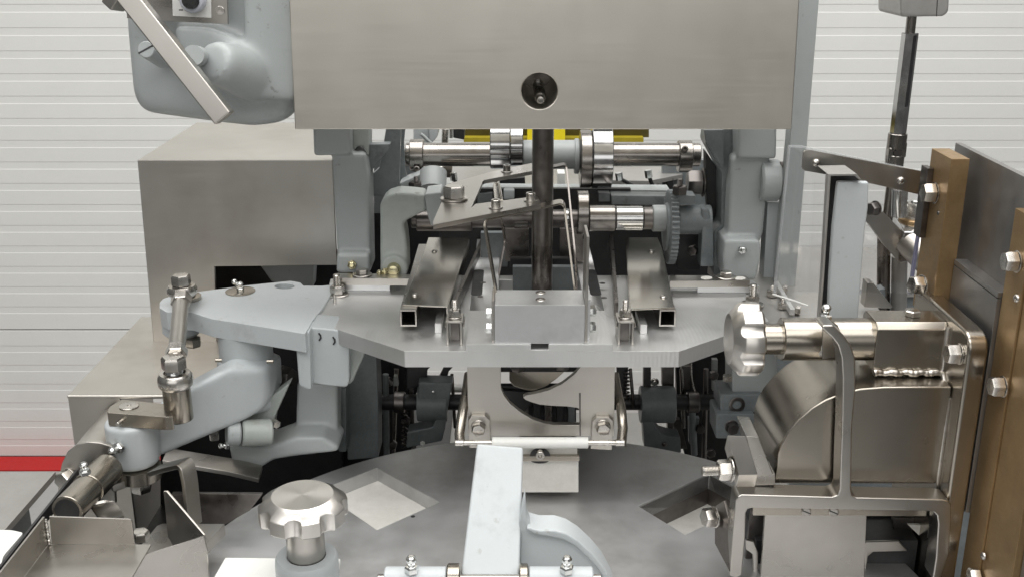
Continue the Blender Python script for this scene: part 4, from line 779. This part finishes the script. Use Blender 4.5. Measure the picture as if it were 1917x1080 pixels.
for f0, f1, r_ in ((.02, .12, 1.3), (.78, .90, 1.3)):
    mb = MB(); mb.tube(low + d * f0, low + d * f1, r_, seg=6, ch=.12); part('lock_nut', mb, 'bolt_steel', t, 0)
mb = MB(); mb.tube(c + Vector((0, 0, .2)), low + d * .05, 1.0, .9, seg=20); part('rod_neck', mb, 'bolt_steel', t, 0)
mb = MB(); mb.lathe(top - Vector((0, 0, .75)), UP, [(1.3, 0), (1.65, .1), (1.95, .5), (1.95, 1.0), (1.7, 1.45), (1.1, 1.5)], 32); part('rod_eye', mb, 'bolt_steel', t, 0)
mb = MB(); mb.lathe(VZ(352, 560, ZA), UP, [(1.75, 0), (1.75, .5), (1.1, .6), (1.1, 1.0)], 30); part('spacer', mb, 'warm_steel', t, 0)
bolt(t, top + Vector((0, 0, .75)), UP, 2.2, roll=.55)
# painted C-bracket behind the bell crank
t = thing('c_bracket', 'grey painted bracket casting with a forked clamp behind the bell crank', 'bracket', V(540, 870, 134))
mb = MB(); mb.pY(q('a3', 600, -220, 860, -220, 865, 220, 590, 140), 134, 4); G = [(mb, .3, 2)]
mb = MB(); mb.pY(q('a3', 160, 185, 420, 195, 600, 130, 760, 130, 868, 190, 868, 225, 600, 255, 450, 280, 380, 325, 290, 340, 190, 330), 130, 6); G.append((mb, .5, 3)); cast('casting', G, 'grey_paint', t, .26, 8)
a, b = V(*q1('a3', 150, 105), 127), V(*q1('a3', 440, 95), 129)
mb = MB(); mb.tube(a, a + (b - a) * .3, 24 * cm(450, 810, 127), seg=28, ch=.2); part('clamp_half', mb, 'grey_paint', t, 0)
mb = MB(); mb.tube(a + (b - a) * .33, b, 25 * cm(450, 810, 127), seg=28, ch=.2); part('clamp_half', mb, 'worn_paint', t, 0)
bolt(t, V(*q1('a3', 100, 105), 127), (-1, -.2, 0), 1.7); nipple(t, V(*q1('a3', 165, 182), 126.5), (-1, -.5, .2), 1.1)
mb = MB(); mb.pY(q('a1', 1390, 870, 1500, 790, 1400, 1010, 1390, 1070, 1180, 1060, 1200, 1010), 131, 2); part('web', mb, 'worn_paint', t, .3)
bolt(t, V(*q1('a1', 1440, 750), 136), (1, -.5, 0), 2.4, wr=1.4, mat_='dark_steel'); bolt(t, V(*q1('a1', 1395, 1050), 131), (1, -1, 0), 1.1)
mb = MB(); mb.strip([V(*q1('a2', 1060, 250), 132), V(*q1('a2', 1480, 320), 129), V(*q1('a2', 1670, 365), 128)], (0, 2.6, .6), .7); solo('flat_link', 'flat dark steel link bar below the painted bracket casting', 'link', mb, 'brushed_steel', .06)

# ================================================================== BOTTOM LEFT
t = thing('end_flange', 'rounded steel flange plate with a bolt at the far left', 'flange', V(160, 930, 116))
fl = q('a2', 365, 560, 370, 480, 378, 380, 395, 300, 430, 225, 490, 178, 560, 160, 640, 166, 720, 190, 740, 560)
mb = MB(); mb.pY(fl, 116, .7); part('plate', mb, 'casing_steel', t, .12)
mb = MB(); mb.tube(V(*q1('a2', 560, 330), 116.5), V(*q1('a2', 760, 60), 134), 44 * cm(170, 850, 117), seg=40); part('tube', mb, 'casing_steel', t, 0)
bolt(t, V(*q1('a2', 440, 385), 116), (-.3, -1, .1), 1.9, wr=1.15)
t = thing('tube_roller', 'stepped steel tube with a grease nipple, pointing at the steel tray', 'tube', V(130, 960, 106))
a, b = V(*q1('a2', 690, 330), 114), V(*q1('a2', 430, 600), 104); r = 31 * cm(150, 920, 108)
mb = MB(); mb.tube(a, a + (b - a) * .52, r, seg=36, ch=.06); part('outer_tube', mb, 'warm_steel', t, 0)
mb = MB(); mb.tube(a + (b - a) * .5, b, r * .93, seg=36, ch=.06); part('inner_tube', mb, 'warm_steel', t, 0)
mb = MB(); mb.tube(b + (b - a) * .001, b + (b - a) * .004, r * .75, seg=36); part('bore', mb, 'black_and_shade', t, 0)
nipple(t, V(*q1('a2', 548, 365), 106.5), (0, -.15, 1), 1.3)
ZT = V(91, 1018, 98).z
t = thing('steel_tray', 'bent stainless tray with a welded corner at the lower left', 'tray', V(130, 1070, 95))
xw = V(91, 1018, 98).x
mb = MB(); mb.box((xw, 82, ZT - .2), (xw + 10.5, 98, ZT)); part('bottom_sheet', mb, 'brushed_steel', t, .04)
mb = MB(); mb.pY(rnd(q('a2', 315, 638, 845, 655, 862, 818, 330, 815), [0, 8, 0, 0]), 98, .22); part('back_wall', mb, 'brushed_steel', t, .04)
h = V(91, 967, 98).z
mb = MB(); mb.prism([[(xw, 98.1, ZT), (xw, 80, ZT), (xw, 80, h), (xw, 98.1, h)]], (-.22, 0, 0)); part('side_wall', mb, 'brushed_steel', t, .04)
mb = MB(); mb.pipe([(xw + .14, 97.9, ZT + .05 + i * .1) for i in range(30)], [.15 + .05 * math.sin(i * 1.7) + .02 * math.sin(i * .7) for i in range(30)], 10); part('weld_bead', mb, 'weld_bead', t, 0)
t = thing('guide_rail_strip', 'long thin steel strip running along the outside of the steel tray', 'strip', (xw - 3, 92, ZT - 2))
mb = MB(); mb.box((xw - 3.0, 80, ZT - 1.6), (xw - .3, 111, ZT - 1.3)); part('flange', mb, 'brushed_steel', t, .04)
mb = MB(); mb.box((xw - 4.2, 80, ZT - 9), (xw - 3.9, 116, ZT - 1.0)); part('dark_edge', mb, 'black_and_shade', t, .04)
t = thing('side_bench', 'grey flat bench surface at the left edge of the picture', 'bench', (-78, 118, 0))
zb_ = 82.
mb = MB(); mb.prism([[VZ(-160, 884, zb_), VZ(104, 882, zb_), VZ(8, 992, zb_), VZ(-160, 1000, zb_)]], (0, 0, -1)); part('top', mb, 'bench_grey', t, .05)
mb = MB(); c = sum((VZ(x, y, zb_ - 1) for x, y in ((-160, 884), (104, 882), (8, 992), (-160, 1000))), Vector()) / 4; mb.box((c.x - 12, c.y - 8, 0), (c.x + 4, c.y + 8, zb_ - 1)); part('pedestal', mb, 'oily_shaded_paint', t, .2)
mb = MB(); mb.pZ(rnd([(-60, 990), (20, 991), (44, 996), (6, 1040), (0, 1065), (-60, 1075)], 5), 90, 5); solo('white_bin', 'white plastic box corner at the lower left edge', 'box', mb, 'white_plastic', .2)
t = thing('guide_vane', 'bent pointed steel guide vanes between tray and star knob', 'guide vane', V(310, 1075, 97))
mb = MB(); mb.prism([[V(306, 919, 102), V(312, 919, 102), V(382, 1001, 98.6), V(324, 1021, 101), V(314, 1004, 101.6)]], (.1, .2, 0)); part('pointed_vane', mb, 'brushed_steel', t, .03)
mb = MB(); mb.prism([[V(198, 1064, 95), V(215, 1056, 95.4), V(252, 1044, 96.1), V(381, 1003, 98.5), V(387, 1030, 98.6), V(393, 1110, 98.8), V(198, 1110, 95)]], (.05, .25, 0)); part('broad_vane', mb, 'brushed_steel', t, .03)
mb = MB(); mb.pZ(q('a2', 830, 905, 1005, 695, 1040, 680, 1440, 682, 1330, 800, 1100, 960), 95.4, 1.5); part('base_plate', mb, 'brushed_steel', t, .1)
mb = MB(); mb.pY(q('a2', 1100, 490, 1680, 495, 1600, 600, 1440, 690, 1100, 690), 113, .5); part('back_plate', mb, 'rod_steel', t, .04)
bolt(t, V(*q1('a2', 905, 785), 101), UP, 1.6)
t = thing('hook_strap', 'bent flat steel strap hooked under the bell crank end', 'strap', V(330, 990, 112))
sp = [V(*q1('a2', 990, 345), 116), V(*q1('a2', 1090, 315), 114), V(*q1('a2', 1190, 290), 112.5), V(*q1('a2', 1215, 400), 111.5), V(*q1('a2', 1245, 700), 109)]
mb = MB(); mb.strip(bend(sp, .8), (.9, 2.0, 0), .55); part('strap', mb, 'brushed_steel', t, .05)
k = cm(250, 890, 117)
mb = MB(); mb.lathe((cx_ + .6, 118.5, zb - 1.8), UP, [(2.3, 0), (2.6, .2), (2.6, 1.7)], 32); part('lock_ring', mb, 'warm_steel', t, 0)
mb = MB(); mb.pZ(q('a2', 680, 385, 700, 360, 800, 365, 830, 400, 720, 440), zb - .9, .9); part('tab', mb, 'brushed_steel', t, .06)
bolt(t, (cx_ + .8, 118, zb - 1.8), (0, 0, -1), 2.2)
mb = MB(); mb.strip(bend([V(*q1('a2', 580, 560), 108), V(*q1('a2', 650, 550), 109), V(*q1('a2', 700, 620), 107), V(*q1('a2', 720, 660), 105)], .8), (2.2, 1.2, 0), .3); part('lower_tab', mb, 'brushed_steel', t, .04)
# ================================================================== RIGHT: POST, HUB, GUARD
t = thing('frame_post', 'tall grey-blue painted upright bar right of the front cover', 'post', V(1475, 548, 146))
mb = MB(); mb.pY([(1503, -90), (1541, -90), (1512, 265), (1497, 430), (1488, 550), (1454, 550), (1463, 430), (1479, 270)], 146, 3); part('bar', mb, 'grey_paint', t, .15)
mb = MB(); mb.pY([(1437, 380), (1463, 380), (1455, 532), (1428, 532)], 150, 3); part('rear_bar', mb, 'mid_paint', t, .2)
t = thing('shaft_end', 'round painted hub with steel shaft end and nipple beside the right frame column', 'hub', V(1455, 380, 152))
seg_x(t, 'hub', 1420, 1459, 338, 39, 'grey_paint', 150, .3); seg_x(t, 'shaft', 1455, 1480, 346, 22, 'shaft_steel', 150); seg_x(t, 'set_collar', 1459, 1473, 312, 9, 'dark_steel', 149)
k = cm(958, 346, 150); nipple(t, ((1480 - CX) * k, 150, V(958, 346, 150).z), (1, 0, 0), .95)
t = thing('acrylic_guard', 'clear acrylic guard sheet with a steel strip riveted along its top', 'guard', V(1590, 545, 125))
mb = MB(); mb.pY([(1479, 276), (1500, 276), (1745, 327), (1728, 380), (1704, 548), (1450, 548)], 125, .45); part('clear_sheet', mb, 'clear_acrylic', t, 0)
mb = MB(); mb.pY([(1477, 276), (1480, 276), (1453, 548), (1449, 548)], 124.95, .55); mb.pY([(1477, 274), (1500, 274), (1746, 325), (1746, 328), (1500, 277), (1477, 277)], 124.95, .55); part('polished_edge', mb, 'acrylic_rim', t, 0)
mb = MB(); mb.pY([(1727, 380), (1731, 380), (1707, 550), (1702, 550)], 124.9, .6); part('sheet_edge', mb, 'acrylic_edge', t, 0)
mb = MB(); mb.pY(rnd(q('c5', 255, 130, 300, 125, 1150, 285, 1235, 325, 1200, 400, 1175, 472, 600, 340, 245, 278), [6, 4, 8, 6, 3, 3, 0, 6]), 124.5, .3); part('steel_strip', mb, 'brushed_steel', t, .06)
for x, y in ((352, 222), (985, 355)): dome(t, V(*q1('c5', x, y), 124.5), TOCAM, .95, 'bolt_steel')
t = thing('support_bar', 'upright pale painted bar in a thin steel channel in front of the clear guard', 'bar', V(1585, 600, 119))
mb = MB(); mb.pY(q('c5', 512, 362, 748, 365, 742, 560, 720, 720, 690, 1078) + [(1606, 610), (1549, 610)] + q('c5', 450, 1078, 475, 700), 118.5, .8); part('bar', mb, 'lit_paint', t, .25, 3)
mb = MB(); mb.pY(q('c5', 440, 312, 462, 318, 412, 1078) + [(1536, 610), (1532, 610)] + q('c5', 396, 1078), 117.6, 1.0); part('channel_flange', mb, 'bench_grey', t, .05)
mb = MB(); mb.pY(q('c5', 455, 320, 640, 318, 690, 365, 620, 400, 560, 1078) + [(1552, 610), (1534, 610)] + q('c5', 410, 1078), 121.8, .4); part('channel_web', mb, 'black_and_shade', t, .05)
mb = MB(); mb.pY(q('c5', 440, 306, 652, 302, 700, 358, 660, 335, 640, 318, 455, 320), 117.6, 4.4); part('channel_top', mb, 'bench_grey', t, .03)

# behind the guard
t = thing('rear_cabinet', 'grey steel cabinet top with a hex nut far behind the clear guard', 'cabinet', (62, 216, 0))
zc = V(958, 463, 226).z; mb = MB(); p0, p1 = VZ(1424, 540, zc), VZ(1780, 463, zc); mb.box((p0.x - 8, 196, zc - 1), (p1.x + 30, 226, zc)); part('top', mb, 'bench_grey', t, .1)
mb = MB(); mb.box((p0.x - 7, 197, 0), (p1.x + 29, 225, zc - 1)); part('body', mb, 'oily_shaded_paint', t, .1)
bolt(t, VZ(1519, 509, zc), UP, 2.3, wr=1.55)
t = thing('link_plate', 'angled flat steel plate and bar behind the painted support bar', 'plate', V(1660, 490, 142))
mb = MB(); mb.pY(q('c5', 700, 590, 850, 585, 1000, 735, 1060, 800, 1030, 960, 985, 975, 860, 835, 745, 680, 700, 640), 142, 1.2); part('angled_plate', mb, 'brushed_steel', t, .08)
mb = MB(); mb.pY(q('c5', 990, 790, 1060, 780, 1035, 955, 985, 965), 141.5, .4); part('end_channel', mb, 'dark_steel', t, .05)
bolt(t, V(*q1('c5', 800, 560), 141), (-1, -.6, 0), 1.6, wr=1.0, mat_='dark_steel')
mb = MB(); mb.pY(q('b6', 1150, 560, 1215, 565, 1420, 820, 1390, 830, 1120, 820), 134, 2); part('lower_web', mb, 'brushed_steel', t, .1)
mb = MB(); mb.pY(q('b6', 1080, 690, 1340, 620, 1340, 830, 1080, 830), 142, 2); part('dark_web', mb, 'oily_shaded_paint', t, .1)
t = thing('tube_stand', 'dark and galvanised upright tubes behind the lower part of the clear guard', 'tube', V(1670, 575, 148))
mb = MB(); mb.tube(V(1653, 610, 150), V(1655, 440, 150), 12 * .078, seg=20); part('dark_tube', mb, 'rod_steel', t, 0)
mb = MB(); mb.tube(V(1682, 610, 149), V(1684, 480, 149), 14 * .078, seg=20); part('galvanised_tube', mb, 'bench_grey', t, 0)
t = thing('nut_mount', 'large hex nut on a brass washer and chromed plate behind the clear guard', 'nut', V(1712, 440, 142))
zn = V(1714, 432, 141).z
mb = MB(); mb.pZ([(1692, 434), (1760, 434), (1760, 402), (1672, 404)], zn, 1.3); part('plate', mb, 'chrome', t, .25, 3)
c = VZ(1714, 413, zn)
mb = MB(); mb.lathe(c, UP, [(2.3, 0), (2.3, .25), (2.15, .4), (.5, .4)], 36); part('brass_washer', mb, 'brass', t, 0)
mb = MB(); mb.lathe(c + Vector((0, 0, .4)), UP, [(1.75, 0), (1.75, .3), (1.0, .35)], 32); part('flange', mb, 'bolt_steel', t, 0)
bolt(t, c + Vector((0, 0, .7)), UP, 2.7, stud=.0, roll=.2)
mb = MB(); mb.lathe(c + Vector((0, 0, 2.3)), UP, [(.95, 0), (.95, .5), (.85, .6), (0, .6)], 24); part('stud_end', mb, 'zinc', t, 0)
mb = MB(); mb.tube(V(1700, 450, 142), V(1750, 500, 138), 27 * .074, seg=28); part('lower_tube', mb, 'brushed_steel', t, 0)
mb = MB(); mb.tube(V(1684, 405, 145), V(1685, 355, 145), 14 * .075, seg=20); part('pale_post', mb, 'zinc', t, 0)
t = thing('cardan_shaft', 'slim telescopic cardan shaft hanging in front of the white wall', 'shaft', V(1678, 310, 160))
k = cm(1690, 150, 160); a, b = V(1704, 62, 160), V(1681, 250, 160)
mb = MB(); mb.tube(V(1708, 20, 160), a + (b - a) * .1, 9 * k, seg=20); part('inner_rod', mb, 'shaft_steel', t, 0)
mb = MB(); mb.tube(a, b, 15 * k, seg=6, ch=.1, roll=.35); part('outer_tube', mb, 'chrome', t, 0)
d = (b - a); sd = Vector((.35, -1, 0)).normalized()
mb = MB(); mb.strip([a + d * .02 + sd * 13.4 * k, a + d * .72 + sd * 13.4 * k], Vector((.9, .3, 0)) * .55, .25); part('slot', mb, 'black_and_shade', t, 0)
mb = MB(); mb.tube(b - d * .0, b + d * .16, 18 * k, seg=28, ch=.1); part('upper_yoke', mb, 'shaft_steel', t, 0)
mb = MB(); mb.tube(b + d * .22, b + d * .36, 17.5 * k, seg=28, ch=.1); part('lower_yoke', mb, 'shaft_steel', t, 0)
mb = MB(); p = b + d * .19; mb.tube(p - Vector((1.2, 0, 0)), p + Vector((1.2, 0, 0)), .6, seg=16); mb.tube(p - Vector((0, 1.3, 0)), p + Vector((0, 1.3, 0)), .6, seg=16); part('cross', mb, 'dark_steel', t, 0)
for s_ in (-1, 1):
    mb = MB(); mb.X = Matrix.Translation(p + Vector((s_ * .8, -.1, s_ * .4))); mb.box((-.5, -.9, -1.2), (.5, .9, 1.2)); mb.X = Matrix.Identity(4); part('yoke_ear', mb, 'shaft_steel', t, .3, 3)
mb = MB(); mb.tube(b + d * .36, b + d * .95, 10 * k, seg=20); part('lower_rod', mb, 'shaft_steel', t, 0)
t = thing('drive_box', 'grey box at the top edge above the cardan shaft', 'box', V(1730, 32, 160))
mb = MB(); mb.pY(rnd(q('c4', 985, -300, 1365, -300, 1345, 90, 1310, 125, 1000, 130, 985, 110), [0, 0, 8, 8, 6, 4]), 156, 10); part('case', mb, 'bench_grey', t, .3, 3)
mb = MB(); x0 = V(*q1('c4', 985, 0), 156).x; mb.prism([[V(*q1('c4', 985, -300), 157), V(*q1('c4', 990, 128), 157), V(*q1('c4', 880, 25), 168), V(*q1('c4', 870, -300), 168)]], (.6, 0, 0)); part('side', mb, 'bench_grey', t, .1)
mb = MB(); mb.pY(q('c4', 1262, -100, 1268, -100, 1256, 126, 1250, 126), 155.97, .05); part('seam', mb, 'black_and_shade', t, 0)

# ================================================================== RIGHT: STAR KNOB SHAFT AND QUARTER HOUSING
YK, ZK = 110.5, 117.3; k = cm(1400, 632, YK); X_ = lambda px: (px - CX) * k
t = thing('star_knob', 'turned steel star knob facing left at the end of the right-hand shaft', 'knob', (X_(1390), YK, ZK - 4), 'turned steel star knobs')
mb = MB(); lobed(mb, Matrix.Identity(4), 69 * k, 3.3, 8); me = finish(mb, Vector(), 0, 1, 30); me.materials.append(M['turned_steel']); put('knob_head', me, t, (X_(1421), YK, ZK), (-1, 0, 0), 1, .2)
mb = MB(); mb.tube((X_(1420), YK, ZK), (X_(1466), YK, ZK), 29 * k, seg=40, ch=.06); part('neck', mb, 'warm_steel', t, 0)
t = thing('shaft_sleeve', 'polished steel sleeve between right star knob and square block, welded to the T-frame', 'sleeve', (X_(1550), YK, ZK - 3))
mb = MB(); mb.tube((X_(1461), YK, ZK), (X_(1637), YK, ZK), 40 * k, seg=48, ch=.1); part('tube', mb, 'warm_steel', t, 0)
nipple(t, (X_(1541), YK - .2, ZK + 39 * k), UP, 1.5)
for i in range(9):
    a = -.2 + i * .21; mb = MB(); mb.lathe((X_(1531) + .1 * (i % 2), YK - 40 * k * math.cos(a), ZK + 40 * k * math.sin(a) * .9 - .4), (-.4, -math.cos(a), math.sin(a)), [(.46, -.1), (.40, .04), (.22, .13), (0, .15)], 12); part('weld_bead', mb, 'weld_bead', t, 0)
t = thing('bearing_block', 'square steel bearing block welded on top of the quarter-round housing', 'block', (X_(1710), YK, ZK - 3))
xb0 = V(1640, 640, 108).x; xf = 46.0
sec = [(108, 114.6), (108, 119.3), (108.7, 119.95), (112.3, 119.95), (113, 119.3), (113, 114.6)]
mb = MB(); mb.prism([[(xb0, y, z) for y, z in sec]], (xf - xb0, 0, 0)); part('block', mb, 'warm_steel', t, .12)
bolt(t, (V(1707, 575, 111).x, 110.6, 119.95), UP, 1.5, thin=True)
N_ = int((xf - xb0) / .13)
mb = MB(); mb.pipe([(xb0 + .05 + i * .13, 107.78 + .05 * math.sin(i * .31), 114.5 + .07 * math.sin(i * .53)) for i in range(N_)], [.36 + .025 * math.sin(i * 1.5) + .06 * math.sin(i * .41 + 1) for i in range(N_)], 12); part('weld_bead', mb, 'weld_bead', t, 0)
t = thing('mount_flange', 'thick rounded steel flange plate beside the brass bars at the right', 'flange', (47, 110, 80))
yz = rnd([(102.7, 70), (102.7, 120.7), (118.5, 120.7), (118.5, 70)], [0, 2.2, 1.5, 0])
mb = MB(); mb.prism([[(xf, y, z) for y, z in yz]], (2.1, 0, 0)); part('plate', mb, 'warm_steel', t, .35, 3)
for x, y in ((1797, 662),): bolt(t, VX(x, y, xf), (-1, 0, 0), 1.9, wr=1.1)
bolt(t, (46.2, 117, 121.2), (-1, -.2, .1), 1.9, wr=1.2)
for x, zz in ((0, 0),):
    mb = MB(); mb.pipe([(xf - .1, 108, 119.6), (xf - .12, 107.9, 114.6), (xf - .1, 106.2, 113.0), (xf - .1, 105.5, 112.6), (xf - .12, 105.3, 96)], .3, 12); part('weld_seam', mb, 'weld_bead', t, 0)

YQ0, YQ1 = 105.2, 117.
t = thing('quarter_housing', 'quarter-round polished steel housing behind the T-frame', 'housing', V(1600, 905, 108))
op = q('c6', 475, 1150) + q('c6', 480, 1080, 500, 1020, 540, 950, 600, 880, 680, 812, 760, 765, 860, 725, 960, 703, 1100, 692, 1300, 690, 1500, 690)
prof = [V(x, y, YQ0) for x, y in op]; zbq = V(1450, 905, YQ0).z
pr = [Vector((prof[0].x - .15, YQ0, zbq))] + prof[0:]; pr[-1].x = xf - .05
ring = pr + [Vector((xf - .05, YQ0, zbq))]
mb = MB(); mb.prism([ring], (0, YQ1 - YQ0, 0)); part('shell', mb, 'warm_steel', t, .18, 3)
mb = MB(); mb.pY(q('c7', 300, 110, 375, 118, 460, 335, 440, 345, 350, 350), 104, 5); part('edge_strip', mb, 'brushed_steel', t, .1)
t = thing('clamp_plate', 'small steel clamp plate with nut, washer and stud left of the quarter-round housing', 'clamp', V(1380, 905, 103))
mb = MB(); mb.prism([[V(*q1('c7', 190, 105), 104), V(*q1('c7', 300, 110), 104), V(*q1('c7', 370, 335), 103), V(*q1('c7', 258, 338), 103)]], (0, .9, -2.0)); part('plate', mb, 'brushed_steel', t, .08)
c = V(*q1('c7', 215, 305), 103.5); bolt(t, c, (-1, -.12, 0), 1.95, wr=1.35, stud=.85, roll=.1)
mb = MB(); mb.pY(q('c7', 255, 400, 470, 395, 470, 330, 340, 350, 330, 390), 104, 3); part('lower_lip', mb, 'brushed_steel', t, .08)
YT = 102.
t = thing('t_frame', 'heavy bent steel T-shaped frame in front of the quarter-round housing', 'frame', V(1585, 1075, YT))
tf = q('c7', 205, 925, 225, 640, 240, 485, 252, 463, 275, 452, 800, 466, 832, 455, 845, 420, 850, 250, 858, 60)
tf += q('c6', 858, 640, 850, 520, 830, 450, 790, 400, 735, 350, 745, 335, 800, 335, 860, 390, 905, 450, 930, 530, 932, 700)
tf += q('c7', 918, 60, 912, 420, 920, 455, 945, 470, 1440, 480, 1478, 488, 1495, 510, 1490, 640, 1480, 800, 1430, 945, 1385, 945, 1405, 820, 1418, 620, 1412, 575, 1390, 552, 1340, 547, 345, 530, 312, 535, 300, 560, 296, 700, 275, 920, 245, 935)
mb = MB(); mb.pY(tf, YT, 2.6); part('frame', mb, 'brushed_steel', t, .22, 3)
mb = MB(); mb.prism([[V(*q1('c6', 735, 345), YT + 2.5), V(*q1('c6', 800, 400), YT + 2.5), V(*q1('c6', 850, 520), YT + 2.5), V(*q1('c6', 735, 540), YT + 5)]], (1.5, 3.4, 0)); part('bent_neck', mb, 'warm_steel', t, .2, 3)
t = thing('guide_plate', 'flat grey steel plate hanging below the T-frame crossbar', 'plate', V(1520, 1085, 105))
mb = MB(); mb.pY(q('c7', 412, 560, 1002, 565, 985, 960, 385, 960), 105.4, .6); part('plate', mb, 'brushed_steel', t, .05)
mb = MB(); mb.pY(q('c7', 340, 520, 1360, 540, 1350, 576, 340, 572), 105.0, .38); part('top_strip', mb, 'warm_steel', t, .05)
for x, y in ((650, 548), (810, 550)):
    p = V(*q1('c7', x, y), 104.98); mb = MB(); mb.lathe(p, TOCAM, [(.52, 0), (.52, .12), (.42, .2), (0, .2)], 20); ps = part('slotted_screw', mb, 'brushed_steel', t, 0)
    mb = MB(); mb.X = Matrix.Translation(p + Vector((0, -.2, 0))) @ Matrix.Rotation(.4, 4, 'Y'); mb.box((-.5, -.02, -.06), (.5, .02, .06)); part('slot', mb, 'black_and_shade', ps, 0)
t = thing('side_vane', 'dark triangular steel vane with a bolt left of the T-frame leg', 'vane', V(1350, 1070, 101))
mb = MB(); mb.prism([[V(*q1('c7', 118, 520), 108), V(*q1('c7', 172, 485), 108), V(*q1('c7', 225, 690), 103), V(*q1('c7', 205, 900), 102), V(*q1('c7', 118, 735), 107)]], (.3, .2, 0)); part('vane', mb, 'rod_steel', t, .05)
bolt(t, V(*q1('c7', 120, 580), 107), (-1, -.35, .1), 1.9, wr=1.2)
t = thing('chute_box', 'dark steel chute with bent sheets behind the right leg of the T-frame', 'chute', V(1680, 1085, 108))
mb = MB(); mb.pY(q('c7', 1000, 570, 1420, 570, 1420, 960, 985, 960), 113, .8); part('back_sheet', mb, 'black_and_shade', t, .05)
mb = MB(); mb.pY(q('c7', 990, 740, 1000, 727, 1190, 722, 1240, 780, 1040, 785, 1010, 810, 990, 940), 107, .4); part('bent_sheet', mb, 'brushed_steel', t, .1)
mb = MB(); mb.pY(q('c7', 1240, 625, 1345, 630, 1350, 660, 1335, 715), 108.5, .4); part('lug', mb, 'hatch_plate', t, .05)
mb = MB(); mb.pY(q('c7', 1150, 590, 1430, 580, 1430, 960, 1340, 960, 1170, 690), 110.5, .5); part('slant_sheet', mb, 'dark_steel', t, .05)
mb = MB(); mb.pY(q('c7', 300, 715, 345, 725, 372, 790, 372, 960, 345, 960, 340, 800, 300, 770), 106.5, .5); part('left_sheet', mb, 'brushed_steel', t, .1)
mb = MB(); mb.pY(q('c7', 330, 540, 412, 540, 395, 960, 280, 960), 109, .6); part('dark_side', mb, 'dark_steel', t, .05)
mb = MB(); mb.box((V(1425, 950, 107).x, 108, 72), (45.8, 117, 94)); part('body', mb, 'black_and_shade', t, .1)

# ================================================================== RIGHT: BRASS BARS AND HOPPER PANEL
t = thing('brass_bar', 'upright brown brass bar at the far end of the dark side panel', 'bar', (47.8, 118, 117), 'brown brass bars at the right')
mb = MB(); mb.box((46.9, 115.2, 117.5), (48.9, 121, 136)); part('bar', mb, 'brass', t, .08)
bolt(t, VX(1752, 362, 46.9), (-1, 0, 0), 2.0, wr=1.2, mat_='warm_steel')
mb = MB(); mb.box((46.2, 119.6, 126), (46.88, 121.6, 134)); part('backing_strip', mb, 'dark_steel', t, .05)
dome(t, VX(1757, 399, 46.9), (-1, 0, 0), .5, 'dark_steel')
t = thing('hopper', 'dark grey steel hopper side receding at the right between two brass bars', 'panel', (50, 110, 112))
mb = MB(); mb.box((50, 88, 124), (50.7, 122.3, 136.4)); part('upper_sheet', mb, 'panel_grey', t, .06)
mb = MB(); mb.box((48.6, 103.7, 124.3), (50.0, 115.1, 124.9)); part('ledge', mb, 'panel_grey', t, .06)
mb = MB(); mb.box((48.6, 103.7, 100), (49.2, 115.1, 124.2)); part('lower_sheet', mb, 'panel_grey', t, .06)
mb = MB(); mb.box((49.9, 78, 66), (50.6, 93.1, 133)); part('near_sheet', mb, 'panel_grey', t, .06)
t = thing('brass_bar', 'wide brown brass bar at the right edge, nearest the camera, with hex bolts', 'bar', (50, 98, 60), 'brown brass bars at the right')
mb = MB(); mb.box((48.15, 100.6, 70), (48.55, 103.4, 133.6)); mb.bm.free()
mb = MB(); mb.box((49.0, 99.6, 66), (51.2, 103.6, 133.6)); part('front_bar', mb, 'brass', t, .1)
mb = MB(); mb.box((49.2, 93.2, 66), (51.2, 99.55, 133.6)); part('rear_bar', mb, 'brass', t, .1)
for x, y in ((1905, 490), (1879, 723)): bolt(t, VX(x, y, 49.0), (-1, 0, 0), 1.85, wr=1.1, mat_='bolt_steel')
bolt(t, VX(1832, 1078, 49.0), (-1, 0, 0), 1.6, mat_='bolt_steel')
for x, y in ((1904, 558), (1842, 1040)): dome(t, VX(x, y, 49.0), (-1, 0, 0), .9, 'bolt_steel')
